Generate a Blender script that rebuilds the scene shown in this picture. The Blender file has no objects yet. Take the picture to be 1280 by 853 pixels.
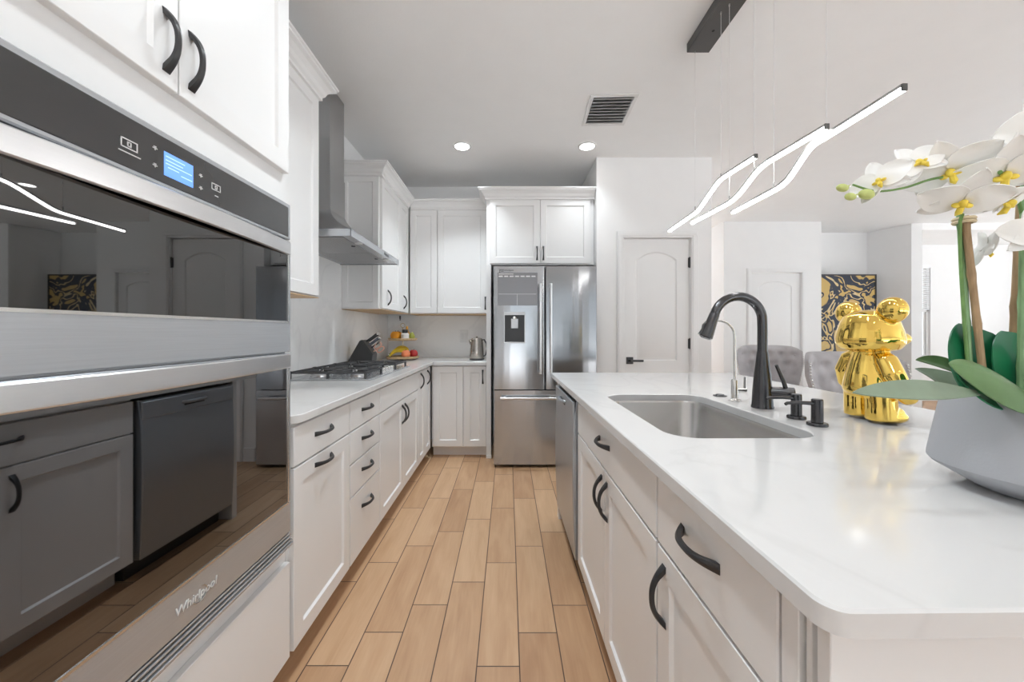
import bpy, bmesh, math, random
from mathutils import Matrix, Vector
random.seed(7)
R = math.radians
S = bpy.context.scene
COL = S.collection

# ------------------------------------------------------------------ camera, light, exposure
cam_d = bpy.data.cameras.new('camera')
cam_d.lens = 470 / 1280 * 36
cam_d.sensor_width = 36
cam_d.shift_x = 5 / 1280
cam_d.shift_y = -11.5 / 1280
cam_d.clip_start = 0.02
cam = bpy.data.objects.new('camera', cam_d)
cam.location = (0, 0, 1.2)
cam.rotation_euler = (R(90), 0, 0)
COL.objects.link(cam)
S.camera = cam

CEIL = 2.82
DAY = 1.35        # strength of the daylight outside
LAMP = 7.5       # watts of each recessed ceiling light
w = bpy.data.worlds.new('daylight')
w.use_nodes = True
w.node_tree.nodes['Background'].inputs[0].default_value = (0.85, 0.935, 1.0, 1)
w.node_tree.nodes['Background'].inputs[1].default_value = DAY
S.world = w
vs = S.view_settings
vs.view_transform = 'Standard'
vs.look = 'None'
vs.gamma = 1
vs.use_curve_mapping = False
vs.exposure = 0.07
try:
    S.cycles.use_denoising = True
    S.cycles.max_bounces = 10
    S.cycles.diffuse_bounces = 6
    S.cycles.glossy_bounces = 5
    S.cycles.sample_clamp_indirect = 6
    S.cycles.caustics_reflective = False
    S.cycles.caustics_refractive = False
except Exception:
    pass


sun_d = bpy.data.lights.new('sun', 'SUN')
sun_d.energy = 12
sun_d.angle = R(1)
sun = bpy.data.objects.new('sun', sun_d)
# high midday sun on the patio outside; it comes over the roof and does not enter the rooms
sun.rotation_euler = Vector((0.16, -0.16, -1.0)).to_track_quat('-Z', 'Y').to_euler()
COL.objects.link(sun)


def area(name, loc, rot, sx, sy, power, col=(1, 1, 1), portal=False, shape='RECTANGLE', spread=180):
    d = bpy.data.lights.new(name, 'AREA')
    d.shape = shape
    d.size = sx
    if shape == 'RECTANGLE':
        d.size_y = sy
    d.energy = power
    d.color = col
    d.spread = R(spread)
    o = bpy.data.objects.new(name, d)
    o.location = loc
    o.rotation_euler = rot
    COL.objects.link(o)
    if portal:
        d.cycles.is_portal = True
    return o


# ------------------------------------------------------------------ materials
def new_mat(name):
    m = bpy.data.materials.new(name)
    m.use_nodes = True
    nt = m.node_tree
    return m, nt, nt.nodes['Principled BSDF']


def pm(name, col, rough=0.5, metal=0.0, var=0.03, scale=6.0, bump=0.0, bscale=60.0, emis=None, es=0, coat=0, ior=1.5, trans=0, stretch=None, sss=0, aniso=0):
    """principled material with a little procedural variation"""
    m, nt, b = new_mat(name)
    b.inputs['Roughness'].default_value = rough
    b.inputs['Metallic'].default_value = metal
    b.inputs['IOR'].default_value = ior
    b.inputs['Coat Weight'].default_value = coat
    b.inputs['Transmission Weight'].default_value = trans
    if sss:
        b.inputs['Subsurface Weight'].default_value = sss
        b.inputs['Subsurface Radius'].default_value = (0.02, 0.02, 0.02)
    if aniso:
        b.inputs['Anisotropic'].default_value = aniso
    tc = nt.nodes.new('ShaderNodeTexCoord')
    mp = nt.nodes.new('ShaderNodeMapping')
    if stretch:
        mp.inputs['Scale'].default_value = stretch
    nt.links.new(tc.outputs['Object'], mp.inputs[0])
    nz = nt.nodes.new('ShaderNodeTexNoise')
    nz.inputs['Scale'].default_value = scale
    nz.inputs['Detail'].default_value = 4
    nt.links.new(mp.outputs[0], nz.inputs['Vector'])
    cr = nt.nodes.new('ShaderNodeValToRGB')
    cr.color_ramp.elements[0].position = 0.3
    cr.color_ramp.elements[1].position = 0.7
    cr.color_ramp.elements[0].color = tuple(max(0, c * (1 - var)) for c in col) + (1,)
    cr.color_ramp.elements[1].color = tuple(min(1, c * (1 + var)) for c in col) + (1,)
    nt.links.new(nz.outputs['Fac'], cr.inputs[0])
    nt.links.new(cr.outputs[0], b.inputs['Base Color'])
    if bump:
        n2 = nt.nodes.new('ShaderNodeTexNoise')
        n2.inputs['Scale'].default_value = bscale
        n2.inputs['Detail'].default_value = 3
        nt.links.new(mp.outputs[0], n2.inputs['Vector'])
        bp = nt.nodes.new('ShaderNodeBump')
        bp.inputs['Strength'].default_value = bump
        bp.inputs['Distance'].default_value = 0.002
        nt.links.new(n2.outputs['Fac'], bp.inputs['Height'])
        nt.links.new(bp.outputs[0], b.inputs['Normal'])
    if emis:
        b.inputs['Emission Color'].default_value = tuple(emis) + (1,)
        b.inputs['Emission Strength'].default_value = es
    return m


def steel(name, col, rough, scale=(1, 1, 1), strength=0.25, bands=0.10, bandscale=None, metal=1.0):
    """brushed stainless steel, grain along one axis"""
    m, nt, b = new_mat(name)
    b.inputs['Metallic'].default_value = metal
    tc = nt.nodes.new('ShaderNodeTexCoord')
    mp = nt.nodes.new('ShaderNodeMapping')
    mp.inputs['Scale'].default_value = scale
    nt.links.new(tc.outputs['Object'], mp.inputs[0])
    nz = nt.nodes.new('ShaderNodeTexNoise')
    nz.inputs['Scale'].default_value = 8
    nz.inputs['Detail'].default_value = 5
    nt.links.new(mp.outputs[0], nz.inputs['Vector'])
    cr = nt.nodes.new('ShaderNodeMapRange')
    cr.inputs[3].default_value = 1 - bands
    cr.inputs[4].default_value = 1 + bands
    nt.links.new(nz.outputs['Fac'], cr.inputs[0])
    mx = nt.nodes.new('ShaderNodeVectorMath')
    mx.operation = 'SCALE'
    mx.inputs[0].default_value = col
    nt.links.new(cr.outputs[0], mx.inputs['Scale'])
    nt.links.new(mx.outputs[0], b.inputs['Base Color'])
    b.inputs['Roughness'].default_value = rough
    bp = nt.nodes.new('ShaderNodeBump')
    bp.inputs['Strength'].default_value = strength
    bp.inputs['Distance'].default_value = 0.0015
    if bandscale:
        m2 = nt.nodes.new('ShaderNodeMapping')
        m2.inputs['Scale'].default_value = bandscale
        nt.links.new(tc.outputs['Object'], m2.inputs[0])
        n3 = nt.nodes.new('ShaderNodeTexNoise')
        n3.inputs['Scale'].default_value = 1
        n3.inputs['Detail'].default_value = 1
        nt.links.new(m2.outputs[0], n3.inputs['Vector'])
        nt.links.new(n3.outputs['Fac'], bp.inputs['Height'])
        bp.inputs['Distance'].default_value = 0.02
    else:
        nt.links.new(nz.outputs['Fac'], bp.inputs['Height'])
    nt.links.new(bp.outputs[0], b.inputs['Normal'])
    return m


def quartz(name, base, vein, gloss):
    m, nt, b = new_mat(name)
    tc = nt.nodes.new('ShaderNodeTexCoord')
    n1 = nt.nodes.new('ShaderNodeTexNoise')
    n1.inputs['Scale'].default_value = 1.3
    n1.inputs['Detail'].default_value = 6
    n1.inputs['Distortion'].default_value = 1.6
    nt.links.new(tc.outputs['Object'], n1.inputs['Vector'])
    sub = nt.nodes.new('ShaderNodeMath'); sub.operation = 'SUBTRACT'; sub.inputs[1].default_value = 0.5
    ab = nt.nodes.new('ShaderNodeMath'); ab.operation = 'ABSOLUTE'
    nt.links.new(n1.outputs['Fac'], sub.inputs[0])
    nt.links.new(sub.outputs[0], ab.inputs[0])
    cr = nt.nodes.new('ShaderNodeValToRGB')
    cr.color_ramp.elements[0].position = 0.0
    cr.color_ramp.elements[0].color = vein + (1,)
    cr.color_ramp.elements[1].position = 0.035
    cr.color_ramp.elements[1].color = base + (1,)
    nt.links.new(ab.outputs[0], cr.inputs[0])
    n2 = nt.nodes.new('ShaderNodeTexNoise')
    n2.inputs['Scale'].default_value = 5
    n2.inputs['Detail'].default_value = 3
    nt.links.new(tc.outputs['Object'], n2.inputs['Vector'])
    mx = nt.nodes.new('ShaderNodeMix'); mx.data_type = 'RGBA'; mx.blend_type = 'MIX'
    nt.links.new(n2.outputs['Fac'], mx.inputs[0])
    nt.links.new(cr.outputs[0], mx.inputs[6])
    mx.inputs[7].default_value = base + (1,)
    nt.links.new(mx.outputs[2], b.inputs['Base Color'])
    b.inputs['Roughness'].default_value = gloss
    return m


def floor_mat():
    """staggered wood-look porcelain planks, 15 x 60 cm, dark grout"""
    m, nt, b = new_mat('wood plank tile')
    N = nt.nodes.new
    L = nt.links.new
    tc = N('ShaderNodeTexCoord')
    sp = N('ShaderNodeSeparateXYZ')
    L(tc.outputs['Object'], sp.inputs[0])

    def mth(op, a, b2=None, c=None):
        n = N('ShaderNodeMath')
        n.operation = op
        for i, v in enumerate((a, b2, c)):
            if v is None:
                continue
            if isinstance(v, (int, float)):
                n.inputs[i].default_value = v
            else:
                L(v, n.inputs[i])
        return n.outputs[0]
    W, LN = 0.1535, 0.6045
    u = mth('DIVIDE', mth('ADD', sp.outputs['X'], 0.112), W)
    k = mth('FLOOR', u)
    fu = mth('FRACT', u)
    v = mth('DIVIDE', mth('SUBTRACT', mth('SUBTRACT', sp.outputs['Y'], 1.348), mth('MULTIPLY', k, 0.1505)), LN)
    kv = mth('FLOOR', v)
    fv = mth('FRACT', v)
    du = mth('MULTIPLY', mth('MINIMUM', fu, mth('SUBTRACT', 1.0, fu)), W)
    dv = mth('MULTIPLY', mth('MINIMUM', fv, mth('SUBTRACT', 1.0, fv)), LN)
    d = mth('MINIMUM', du, dv)
    tile = N('ShaderNodeMapRange')
    tile.inputs[1].default_value = 0.0014
    tile.inputs[2].default_value = 0.0026
    L(d, tile.inputs[0])
    cid = N('ShaderNodeCombineXYZ')
    L(k, cid.inputs[0]); L(kv, cid.inputs[1])
    wn = N('ShaderNodeTexWhiteNoise')
    wn.noise_dimensions = '3D'
    L(cid.outputs[0], wn.inputs['Vector'])
    # grain
    off = N('ShaderNodeVectorMath'); off.operation = 'SCALE'; off.inputs['Scale'].default_value = 13.0
    L(wn.outputs['Color'], off.inputs[0])
    add = N('ShaderNodeVectorMath'); add.operation = 'ADD'
    L(tc.outputs['Object'], add.inputs[0]); L(off.outputs[0], add.inputs[1])
    mp = N('ShaderNodeMapping'); mp.inputs['Scale'].default_value = (9, 1.6, 1)
    L(add.outputs[0], mp.inputs[0])
    g = N('ShaderNodeTexNoise'); g.inputs['Scale'].default_value = 1.5; g.inputs['Detail'].default_value = 7; g.inputs['Distortion'].default_value = 0.8
    L(mp.outputs[0], g.inputs['Vector'])
    mp2 = N('ShaderNodeMapping'); mp2.inputs['Scale'].default_value = (60, 3, 1)
    L(add.outputs[0], mp2.inputs[0])
    g2 = N('ShaderNodeTexNoise'); g2.inputs['Scale'].default_value = 2; g2.inputs['Detail'].default_value = 5
    L(mp2.outputs[0], g2.inputs['Vector'])
    cr = N('ShaderNodeValToRGB')
    e = cr.color_ramp.elements
    e[0].position = 0.25; e[0].color = (0.40, 0.225, 0.120, 1)
    e[1].position = 0.75; e[1].color = (0.64, 0.43, 0.265, 1)
    mid = e.new(0.5); mid.color = (0.53, 0.330, 0.190, 1)
    fac = mth('ADD', mth('ADD', mth('MULTIPLY', g.outputs['Fac'], 0.5), mth('MULTIPLY', g2.outputs['Fac'], 0.18)), mth('MULTIPLY', wn.outputs['Value'], 0.30))
    L(fac, cr.inputs[0])
    mx = N('ShaderNodeMix'); mx.data_type = 'RGBA'
    L(tile.outputs[0], mx.inputs[0])
    mx.inputs[6].default_value = (0.09, 0.05, 0.035, 1)
    L(cr.outputs[0], mx.inputs[7])
    L(mx.outputs[2], b.inputs['Base Color'])
    b.inputs['Roughness'].default_value = 0.42
    bp = N('ShaderNodeBump'); bp.inputs['Strength'].default_value = 0.6; bp.inputs['Distance'].default_value = 0.0015
    L(tile.outputs[0], bp.inputs['Height'])
    L(bp.outputs[0], b.inputs['Normal'])
    return m


def marble_art():
    m, nt, b = new_mat('gold and black poured paint')
    N = nt.nodes.new
    L = nt.links.new
    tc = N('ShaderNodeTexCoord')
    mp = N('ShaderNodeMapping')
    mp.inputs['Location'].default_value = (1.7, 0.3, 0.9)
    L(tc.outputs['Object'], mp.inputs[0])
    n = N('ShaderNodeTexNoise'); n.inputs['Scale'].default_value = 1.5; n.inputs['Detail'].default_value = 2.0; n.inputs['Distortion'].default_value = 2.6
    L(mp.outputs[0], n.inputs['Vector'])
    cr = N('ShaderNodeValToRGB'); cr.color_ramp.interpolation = 'EASE'
    e = cr.color_ramp.elements
    navy = (0.012, 0.018, 0.04, 1); gold = (0.62, 0.42, 0.13, 1); pale = (0.72, 0.58, 0.33, 1)
    e[0].position = 0.0; e[0].color = gold
    e[1].position = 1.0; e[1].color = pale
    for p, c in ((0.405, gold), (0.42, navy), (0.475, navy), (0.485, pale), (0.515, gold), (0.525, navy), (0.60, navy), (0.61, gold)):
        x = e.new(p); x.color = c
    L(n.outputs['Fac'], cr.inputs[0])
    L(cr.outputs[0], b.inputs['Base Color'])
    b.inputs['Roughness'].default_value = 0.35
    return m


WALL = pm('wall paint', (0.84, 0.84, 0.84), 0.6, var=0.008, bump=0.15, bscale=180)
CEILM = pm('ceiling paint', (0.90, 0.90, 0.90), 0.7, var=0.008, bump=0.25, bscale=120)
CAB = pm('white cabinet lacquer', (0.80, 0.80, 0.80), 0.28, var=0.006)
TRIM = pm('white trim paint', (0.82, 0.82, 0.82), 0.35, var=0.006)
WOODU = pm('maple underside', (0.62, 0.42, 0.23), 0.5, var=0.12, stretch=(8, 1, 1))
QTOP = quartz('white quartz', (0.69, 0.685, 0.68), (0.63, 0.625, 0.62), 0.12)
QBACK = quartz('white quartz backsplash', (0.93, 0.93, 0.93), (0.83, 0.83, 0.84), 0.14)
BLACK = pm('matte black metal', (0.018, 0.018, 0.020), 0.38, 0.0, ior=1.6)
GUN = steel('black stainless', (0.10, 0.10, 0.105), 0.26, (1, 1, 1), 0.05)
STEELH = steel('brushed steel', (0.50, 0.52, 0.545), 0.27, (1, 60, 60), 0.06, metal=0.62)
STEELD = steel('satin steel handle', (0.70, 0.70, 0.71), 0.30, (1, 40, 40), 0.03, bands=0.03)
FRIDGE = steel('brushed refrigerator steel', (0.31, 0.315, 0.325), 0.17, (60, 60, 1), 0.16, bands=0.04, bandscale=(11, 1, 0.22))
FRIDGE_LIT = steel('brushed lit refrigerator steel', (0.46, 0.475, 0.495), 0.17, (60, 60, 1), 0.16, bands=0.04, bandscale=(10, 1, 0.22), metal=0.85)  # copy of the door steel, its brighter reflections put into the colour
DWST = steel('dishwasher steel', (0.45, 0.48, 0.52), 0.28, (60, 60, 1), 0.05, bands=0.05, metal=0.7)
HOODM = steel('hood steel', (0.44, 0.44, 0.445), 0.33, (60, 60, 1), 0.05, bands=0.05)
SINKM = steel('sink steel', (0.52, 0.51, 0.50), 0.27, (50, 50, 1), 0.05, bands=0.06)
CHROME = pm('polished nickel', (0.74, 0.73, 0.71), 0.24, 1, var=0.01)
OVGLASS = pm('black oven glass', (0.135, 0.135, 0.135), 0.015, 1, var=0.01)
OVGLASS2 = pm('grey mirrored oven glass', (0.215, 0.22, 0.23), 0.02, 1, var=0.01)
PANELG = pm('dark control glass', (0.035, 0.035, 0.036), 0.12, 0, var=0.03, ior=1.7)
DARK = pm('dark gap', (0.01, 0.01, 0.01), 0.7)
DGREY = pm('dark grey plastic', (0.05, 0.05, 0.055), 0.45)
LCD = pm('blue lcd', (0.08, 0.18, 0.5), 0.3, emis=(0.16, 0.36, 0.90), es=1.0)
LCD2 = pm('pale lcd text', (0.4, 0.5, 0.5), 0.3, emis=(0.35, 0.55, 0.62), es=1.0)
ICON = pm('grey printed icon', (0.7, 0.7, 0.7), 0.4)
IRON = pm('cast iron', (0.045, 0.045, 0.048), 0.6, 0.0, bump=0.4, bscale=200, ior=1.6)
GOLD = pm('polished gold', (0.95, 0.66, 0.16), 0.06, 1, var=0.02)
POT = pm('matte grey glaze', (0.42, 0.43, 0.455), 0.55, var=0.03, bump=0.1, bscale=250)
SOIL = pm('moss', (0.10, 0.13, 0.05), 0.95, var=0.4, scale=40, bump=1, bscale=120)
LEAFD = pm('dark green leaf', (0.012, 0.17, 0.07), 0.32, var=0.25, scale=14)
LEAFL = pm('olive green leaf', (0.11, 0.20, 0.075), 0.38, var=0.3, scale=10)
LEAFP = pm('grey green leaf', (0.22, 0.28, 0.20), 0.38, var=0.25, scale=10)
PETAL = pm('white petal', (0.90, 0.90, 0.88), 0.5, var=0.02, sss=0.15)
PETALY = pm('yellow orchid lip', (0.86, 0.66, 0.08), 0.5, var=0.15, scale=60)
BUD = pm('green bud', (0.55, 0.62, 0.22), 0.5, var=0.15, scale=40)
STEM = pm('green stem', (0.16, 0.30, 0.09), 0.5, var=0.2, scale=30)
STAKE = pm('bamboo stake', (0.36, 0.24, 0.13), 0.6, var=0.25, scale=20, stretch=(6, 6, 1))
STAKEG = pm('green bamboo stake', (0.24, 0.40, 0.20), 0.55, var=0.25, scale=20, stretch=(6, 6, 1))
RAFFIA = pm('raffia tie', (0.72, 0.60, 0.40), 0.7, var=0.1)
VELVET = pm('silver velvet', (0.47, 0.455, 0.47), 0.75, var=0.12, scale=9, bump=0.3, bscale=200)
LEGW = pm('dark stained wood', (0.05, 0.03, 0.025), 0.4, var=0.2)
ART = marble_art()
LED = pm('led diffuser', (1, 1, 1), 0.5, emis=(1, 0.99, 0.975), es=22)
LAMPG = pm('lit lamp lens', (1, 1, 1), 0.5, emis=(1, 0.98, 0.95), es=14)
GUNL = pm('fixture bronze grey', (0.10, 0.10, 0.10), 0.4, 0.3)
ALUP = pm('thin silver channel', (0.45, 0.45, 0.45), 0.35, 0.6)
CABLE = pm('clear cable', (0.78, 0.78, 0.78), 0.4)
PLASTW = pm('white plastic', (0.78, 0.78, 0.78), 0.4)
BLIND = pm('white blind slat', (0.85, 0.86, 0.87), 0.5)
KNB = pm('charcoal knife block', (0.05, 0.05, 0.05), 0.45, var=0.1)
KHAND = pm('black knife handle', (0.02, 0.022, 0.03), 0.35)
KHANDB = pm('slate knife handle', (0.10, 0.115, 0.15), 0.4)
COPPER = pm('rose copper handle', (0.72, 0.42, 0.33), 0.3, 0.5)
BANANA = pm('banana skin', (0.85, 0.62, 0.04), 0.5, var=0.12, scale=20)
ORANGE = pm('orange peel', (0.80, 0.33, 0.02), 0.5, var=0.1, bump=0.4, bscale=300)
PEACH = pm('peach skin', (0.85, 0.25, 0.11), 0.55, var=0.25, scale=25)
APPLE = pm('red apple skin', (0.45, 0.03, 0.03), 0.3, var=0.4, scale=20)
PEAR = pm('green pear skin', (0.32, 0.34, 0.05), 0.4, var=0.15, scale=30)
AMBER = pm('dark amber squash', (0.55, 0.27, 0.03), 0.4, var=0.3, scale=40)
WICKER = pm('wooden basket', (0.50, 0.36, 0.20), 0.6, var=0.2, scale=40)
WIRE = pm('brass wire', (0.55, 0.42, 0.22), 0.3, 0.8)
KETT = steel('warm kettle steel', (0.50, 0.46, 0.42), 0.22, (60, 60, 1), 0.05)
FLOOR = floor_mat()
PATIO = pm('pale bounce patio', (0.78, 0.78, 0.78), 0.9, var=0.05, scale=2)
BOUNCE_RUG = pm('pale bounce rug', (0.80, 0.80, 0.80), 0.95, var=0.04, scale=12, bump=0.5, bscale=300)
PANE = pm('window glass', (1, 1, 1), 0.0, trans=1.0, ior=1.02)


# ------------------------------------------------------------------ mesh builder
class MB:
    def __init__(s):
        s.V = []
        s.F = []
        s.Mi = []

    def add(s, verts, faces, m=0, T=None):
        o = len(s.V)
        for v in verts:
            v = Vector(v)
            s.V.append(T @ v if T is not None else v)
        for f in faces:
            s.F.append([o + i for i in f])
            s.Mi.append(m)
        return s

    def frombm(s, bm, m=0, T=None):
        bm.verts.index_update()
        s.add([v.co.copy() for v in bm.verts], [[v.index for v in f.verts] for f in bm.faces], m, T)
        bm.free()
        return s

    def box(s, x0, x1, y0, y1, z0, z1, bev=0.0, m=0, T=None, seg=1):
        bm = bmesh.new()
        bmesh.ops.create_cube(bm, size=1)
        sx, sy, sz = abs(x1 - x0), abs(y1 - y0), abs(z1 - z0)
        for v in bm.verts:
            v.co = Vector(((x0 + x1) / 2 + v.co.x * sx, (y0 + y1) / 2 + v.co.y * sy, (z0 + z1) / 2 + v.co.z * sz))
        if bev > 0:
            bev = min(bev, 0.45 * min(sx, sy, sz))
            bmesh.ops.bevel(bm, geom=list(bm.edges), offset=bev, segments=seg, affect='EDGES', profile=0.5)
        return s.frombm(bm, m, T)

    def loft(s, rings, m=0, T=None, cap=(True, True), closed=True, wrap=False):
        n = len(rings[0])
        V = [p for r in rings for p in r]
        F = []
        k = len(rings)
        for i in range(k if wrap else k - 1):
            a, b = i * n, ((i + 1) % k) * n
            for j in range(n if closed else n - 1):
                j2 = (j + 1) % n
                F.append([a + j, a + j2, b + j2, b + j])
        if not wrap:
            if cap[0]:
                F.append(list(range(n))[::-1])
            if cap[1]:
                F.append([(k - 1) * n + j for j in range(n)])
        return s.add(V, F, m, T)

    def lathe(s, prof, c=(0, 0, 0), seg=24, m=0, T=None, cap=(True, True), sx=1, sy=1):
        rings = []
        for r, z in prof:
            r = max(r, 1e-5)
            rings.append([(c[0] + r * sx * math.cos(2 * math.pi * i / seg), c[1] + r * sy * math.sin(2 * math.pi * i / seg), c[2] + z) for i in range(seg)])
        return s.loft(rings, m, T, cap)

    def tube(s, pts, rad, seg=10, m=0, T=None, cap=True, flat=1.0):
        pts = [Vector(p) for p in pts]
        n = len(pts)
        if not hasattr(rad, '__len__'):
            rad = [rad] * n
        t0 = (pts[1] - pts[0]).normalized()
        up = Vector((0, 0, 1)) if abs(t0.z) < 0.9 else Vector((1, 0, 0))
        a = t0.cross(up).normalized()
        rings = []
        for i, p in enumerate(pts):
            t = (pts[min(i + 1, n - 1)] - pts[max(i - 1, 0)])
            t = t.normalized() if t.length > 1e-9 else t0
            a = (a - t * a.dot(t)).normalized()
            b = t.cross(a)
            rings.append([tuple(p + (a * math.cos(2 * math.pi * j / seg) + b * math.sin(2 * math.pi * j / seg) * flat) * rad[i]) for j in range(seg)])
        return s.loft(rings, m, T, (cap, cap))

    def sphere(s, c, r, seg=20, rings=12, m=0, T=None):
        if not hasattr(r, '__len__'):
            r = (r, r, r)
        V = []
        for i in range(rings + 1):
            a = math.pi * i / rings
            for j in range(seg):
                b = 2 * math.pi * j / seg
                q = max(math.sin(a), 1e-4)
                V.append((c[0] + r[0] * q * math.cos(b), c[1] + r[1] * q * math.sin(b), c[2] + r[2] * math.cos(a)))
        F = []
        for i in range(rings):
            for j in range(seg):
                j2 = (j + 1) % seg
                F.append([i * seg + j, i * seg + j2, (i + 1) * seg + j2, (i + 1) * seg + j])
        return s.add(V, F, m, T)

    def prism(s, poly, z0, z1, m=0, T=None):
        """poly in local xy, extruded along local z"""
        n = len(poly)
        V = [(p[0], p[1], z0) for p in poly] + [(p[0], p[1], z1) for p in poly]
        F = [list(range(n))[::-1], [n + i for i in range(n)]]
        for i in range(n):
            j = (i + 1) % n
            F.append([i, j, n + j, n + i])
        return s.add(V, F, m, T)

    def grid(s, fn, nu, nv, m=0, T=None, thick=0.0):
        """surface fn(u,v) u,v in 0..1"""
        P = [[Vector(fn(i / nu, j / nv)) for j in range(nv + 1)] for i in range(nu + 1)]
        if thick <= 0:
            V = [tuple(p) for r in P for p in r]
            F = [[i * (nv + 1) + j, (i + 1) * (nv + 1) + j, (i + 1) * (nv + 1) + j + 1, i * (nv + 1) + j + 1] for i in range(nu) for j in range(nv)]
            return s.add(V, F, m, T)
        def nrm(i, j):
            a = P[min(i + 1, nu)][j] - P[max(i - 1, 0)][j]
            b = P[i][min(j + 1, nv)] - P[i][max(j - 1, 0)]
            c = a.cross(b)
            return c.normalized() if c.length > 1e-12 else Vector((0, 0, 0))
        V = []
        K = (nu + 1) * (nv + 1)
        nn = [[nrm(i, j) for j in range(nv + 1)] for i in range(nu + 1)]
        for sgn in (0.5, -0.5):
            for i in range(nu + 1):
                for j in range(nv + 1):
                    V.append(tuple(P[i][j] + nn[i][j] * thick * sgn))
        idx = lambda i, j: i * (nv + 1) + j
        F = []
        for i in range(nu):
            for j in range(nv):
                F.append([idx(i, j), idx(i + 1, j), idx(i + 1, j + 1), idx(i, j + 1)])
                F.append([K + idx(i, j), K + idx(i, j + 1), K + idx(i + 1, j + 1), K + idx(i + 1, j)])
        for i in range(nu):
            F.append([idx(i, 0), K + idx(i, 0), K + idx(i + 1, 0), idx(i + 1, 0)])
            F.append([idx(i, nv), idx(i + 1, nv), K + idx(i + 1, nv), K + idx(i, nv)])
        for j in range(nv):
            F.append([idx(0, j), idx(0, j + 1), K + idx(0, j + 1), K + idx(0, j)])
            F.append([idx(nu, j), K + idx(nu, j), K + idx(nu, j + 1), idx(nu, j + 1)])
        return s.add(V, F, m, T)

    def mesh(s, name, mats, smooth=35, merge=0.0):
        me = bpy.data.meshes.new(name)
        me.from_pydata([tuple(v) for v in s.V], [], s.F)
        for mt in (mats if isinstance(mats, (list, tuple)) else [mats]):
            me.materials.append(mt)
        for i, p in enumerate(me.polygons):
            p.material_index = s.Mi[i]
        bm = bmesh.new()
        bm.from_mesh(me)
        if merge:
            bmesh.ops.remove_doubles(bm, verts=bm.verts, dist=merge)
        bmesh.ops.recalc_face_normals(bm, faces=bm.faces)
        bm.to_mesh(me)
        bm.free()
        if smooth:
            me.shade_smooth()
            me.set_sharp_from_angle(angle=R(smooth))
        me.update()
        return me

    def build(s, name, mats, parent=None, smooth=35, label=None, merge=0.0):
        o = bpy.data.objects.new(name, s.mesh(name, mats, smooth, merge))
        COL.objects.link(o)
        if parent is not None:
            o.parent = parent
        if label:
            o['label'] = label
        return o


def tag(o, label, cat, group=None):
    o['label'] = label
    o['category'] = cat
    if group:
        o['group'] = group
    return o


def thing(name, label, cat, loc=(0, 0, 0), rotz=0.0, group=None):
    o = bpy.data.objects.new(name, None)
    o.empty_display_size = 0.1
    COL.objects.link(o)
    o.location = loc
    o.rotation_euler = (0, 0, rotz)
    return tag(o, label, cat, group)


def struct(name, mb, mats, parent=None, smooth=35):
    o = mb.build(name, mats, parent, smooth)
    if parent is None:
        o['kind'] = 'structure'
    return o


def copy_tree(o, parent=None):
    c = o.copy()
    COL.objects.link(c)
    c.parent = parent
    for ch in list(o.children):
        copy_tree(ch, c)
    return c


def rrect(x0, x1, y0, y1, r, n=6, rs=None):
    """rounded rectangle, 4(n+1) points counter-clockwise from the lower left corner; rs per corner ll,lr,ur,ul"""
    rs = rs or (r, r, r, r)
    P = []
    for (cx, cy, a0), q in zip(((x0, y0, 180), (x1, y0, 270), (x1, y1, 0), (x0, y1, 90)), rs):
        ox = cx + (q if cx == x0 else -q)
        oy = cy + (q if cy == y0 else -q)
        for i in range(n + 1):
            a = R(a0 + 90 * i / n)
            P.append((ox + q * math.cos(a), oy + q * math.sin(a)))
    return P


def text_part(body, size, T, mat, parent, name='lettering', ext=0.0006, shear=0.0, font_scale=1.0):
    cu = bpy.data.curves.new(name, 'FONT')
    cu.body = body
    cu.size = size
    cu.extrude = ext
    cu.shear = shear
    cu.align_x = 'CENTER'
    cu.align_y = 'CENTER'
    tmp = bpy.data.objects.new('tmp_text', cu)
    COL.objects.link(tmp)
    dg = bpy.context.evaluated_depsgraph_get()
    dg.update()
    me = bpy.data.meshes.new_from_object(tmp.evaluated_get(dg))
    me.transform(T)
    bpy.data.objects.remove(tmp)
    me.materials.clear()
    me.materials.append(mat)
    me.name = name
    o = bpy.data.objects.new(name, me)
    COL.objects.link(o)
    o.parent = parent
    return o


FACE = Matrix.Rotation(R(90), 4, 'X')      # a text or profile in xy stood up to face local -y


# ------------------------------------------------------------------ the setting
BACK, LEFTX = 4.20, -1.35
FARX, REAR, FARY = 9.2, -3.4, 6.6

mb = MB(); mb.box(LEFTX - 0.12, FARX + 0.12, REAR - 0.12, 9.0, -0.12, 0)
struct('floor', mb, FLOOR, smooth=0)
mb = MB(); mb.box(LEFTX - 0.12, FARX + 0.12, REAR - 0.12, 9.0, CEIL, CEIL + 0.12)
struct('ceiling', mb, CEILM, smooth=0)
mb = MB(); mb.box(LEFTX - 0.12, LEFTX, REAR - 0.12, BACK + 0.12, 0, CEIL)
struct('wall_left', mb, WALL, smooth=0)
mb = MB(); mb.box(LEFTX, 0.82, BACK, BACK + 0.12, 0, CEIL)
struct('wall_back', mb, WALL, smooth=0)


def wall_with_door(name, x0, x1, yf, depth, dx0, dx1, dz, right_depth, left_depth):
    """front wall with a door opening and two return walls"""
    mb = MB()
    mb.box(x0, dx0, yf, yf + depth, 0, CEIL)
    mb.box(dx1, x1, yf, yf + depth, 0, CEIL)
    mb.box(dx0, dx1, yf, yf + depth, dz, CEIL)
    if left_depth:
        mb.box(x0, x0 + depth, yf + depth, yf + left_depth, 0, CEIL)
    if right_depth:
        mb.box(x1 - depth, x1, yf + depth, yf + right_depth, 0, CEIL)
    return struct(name, mb, WALL, smooth=0)


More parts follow.
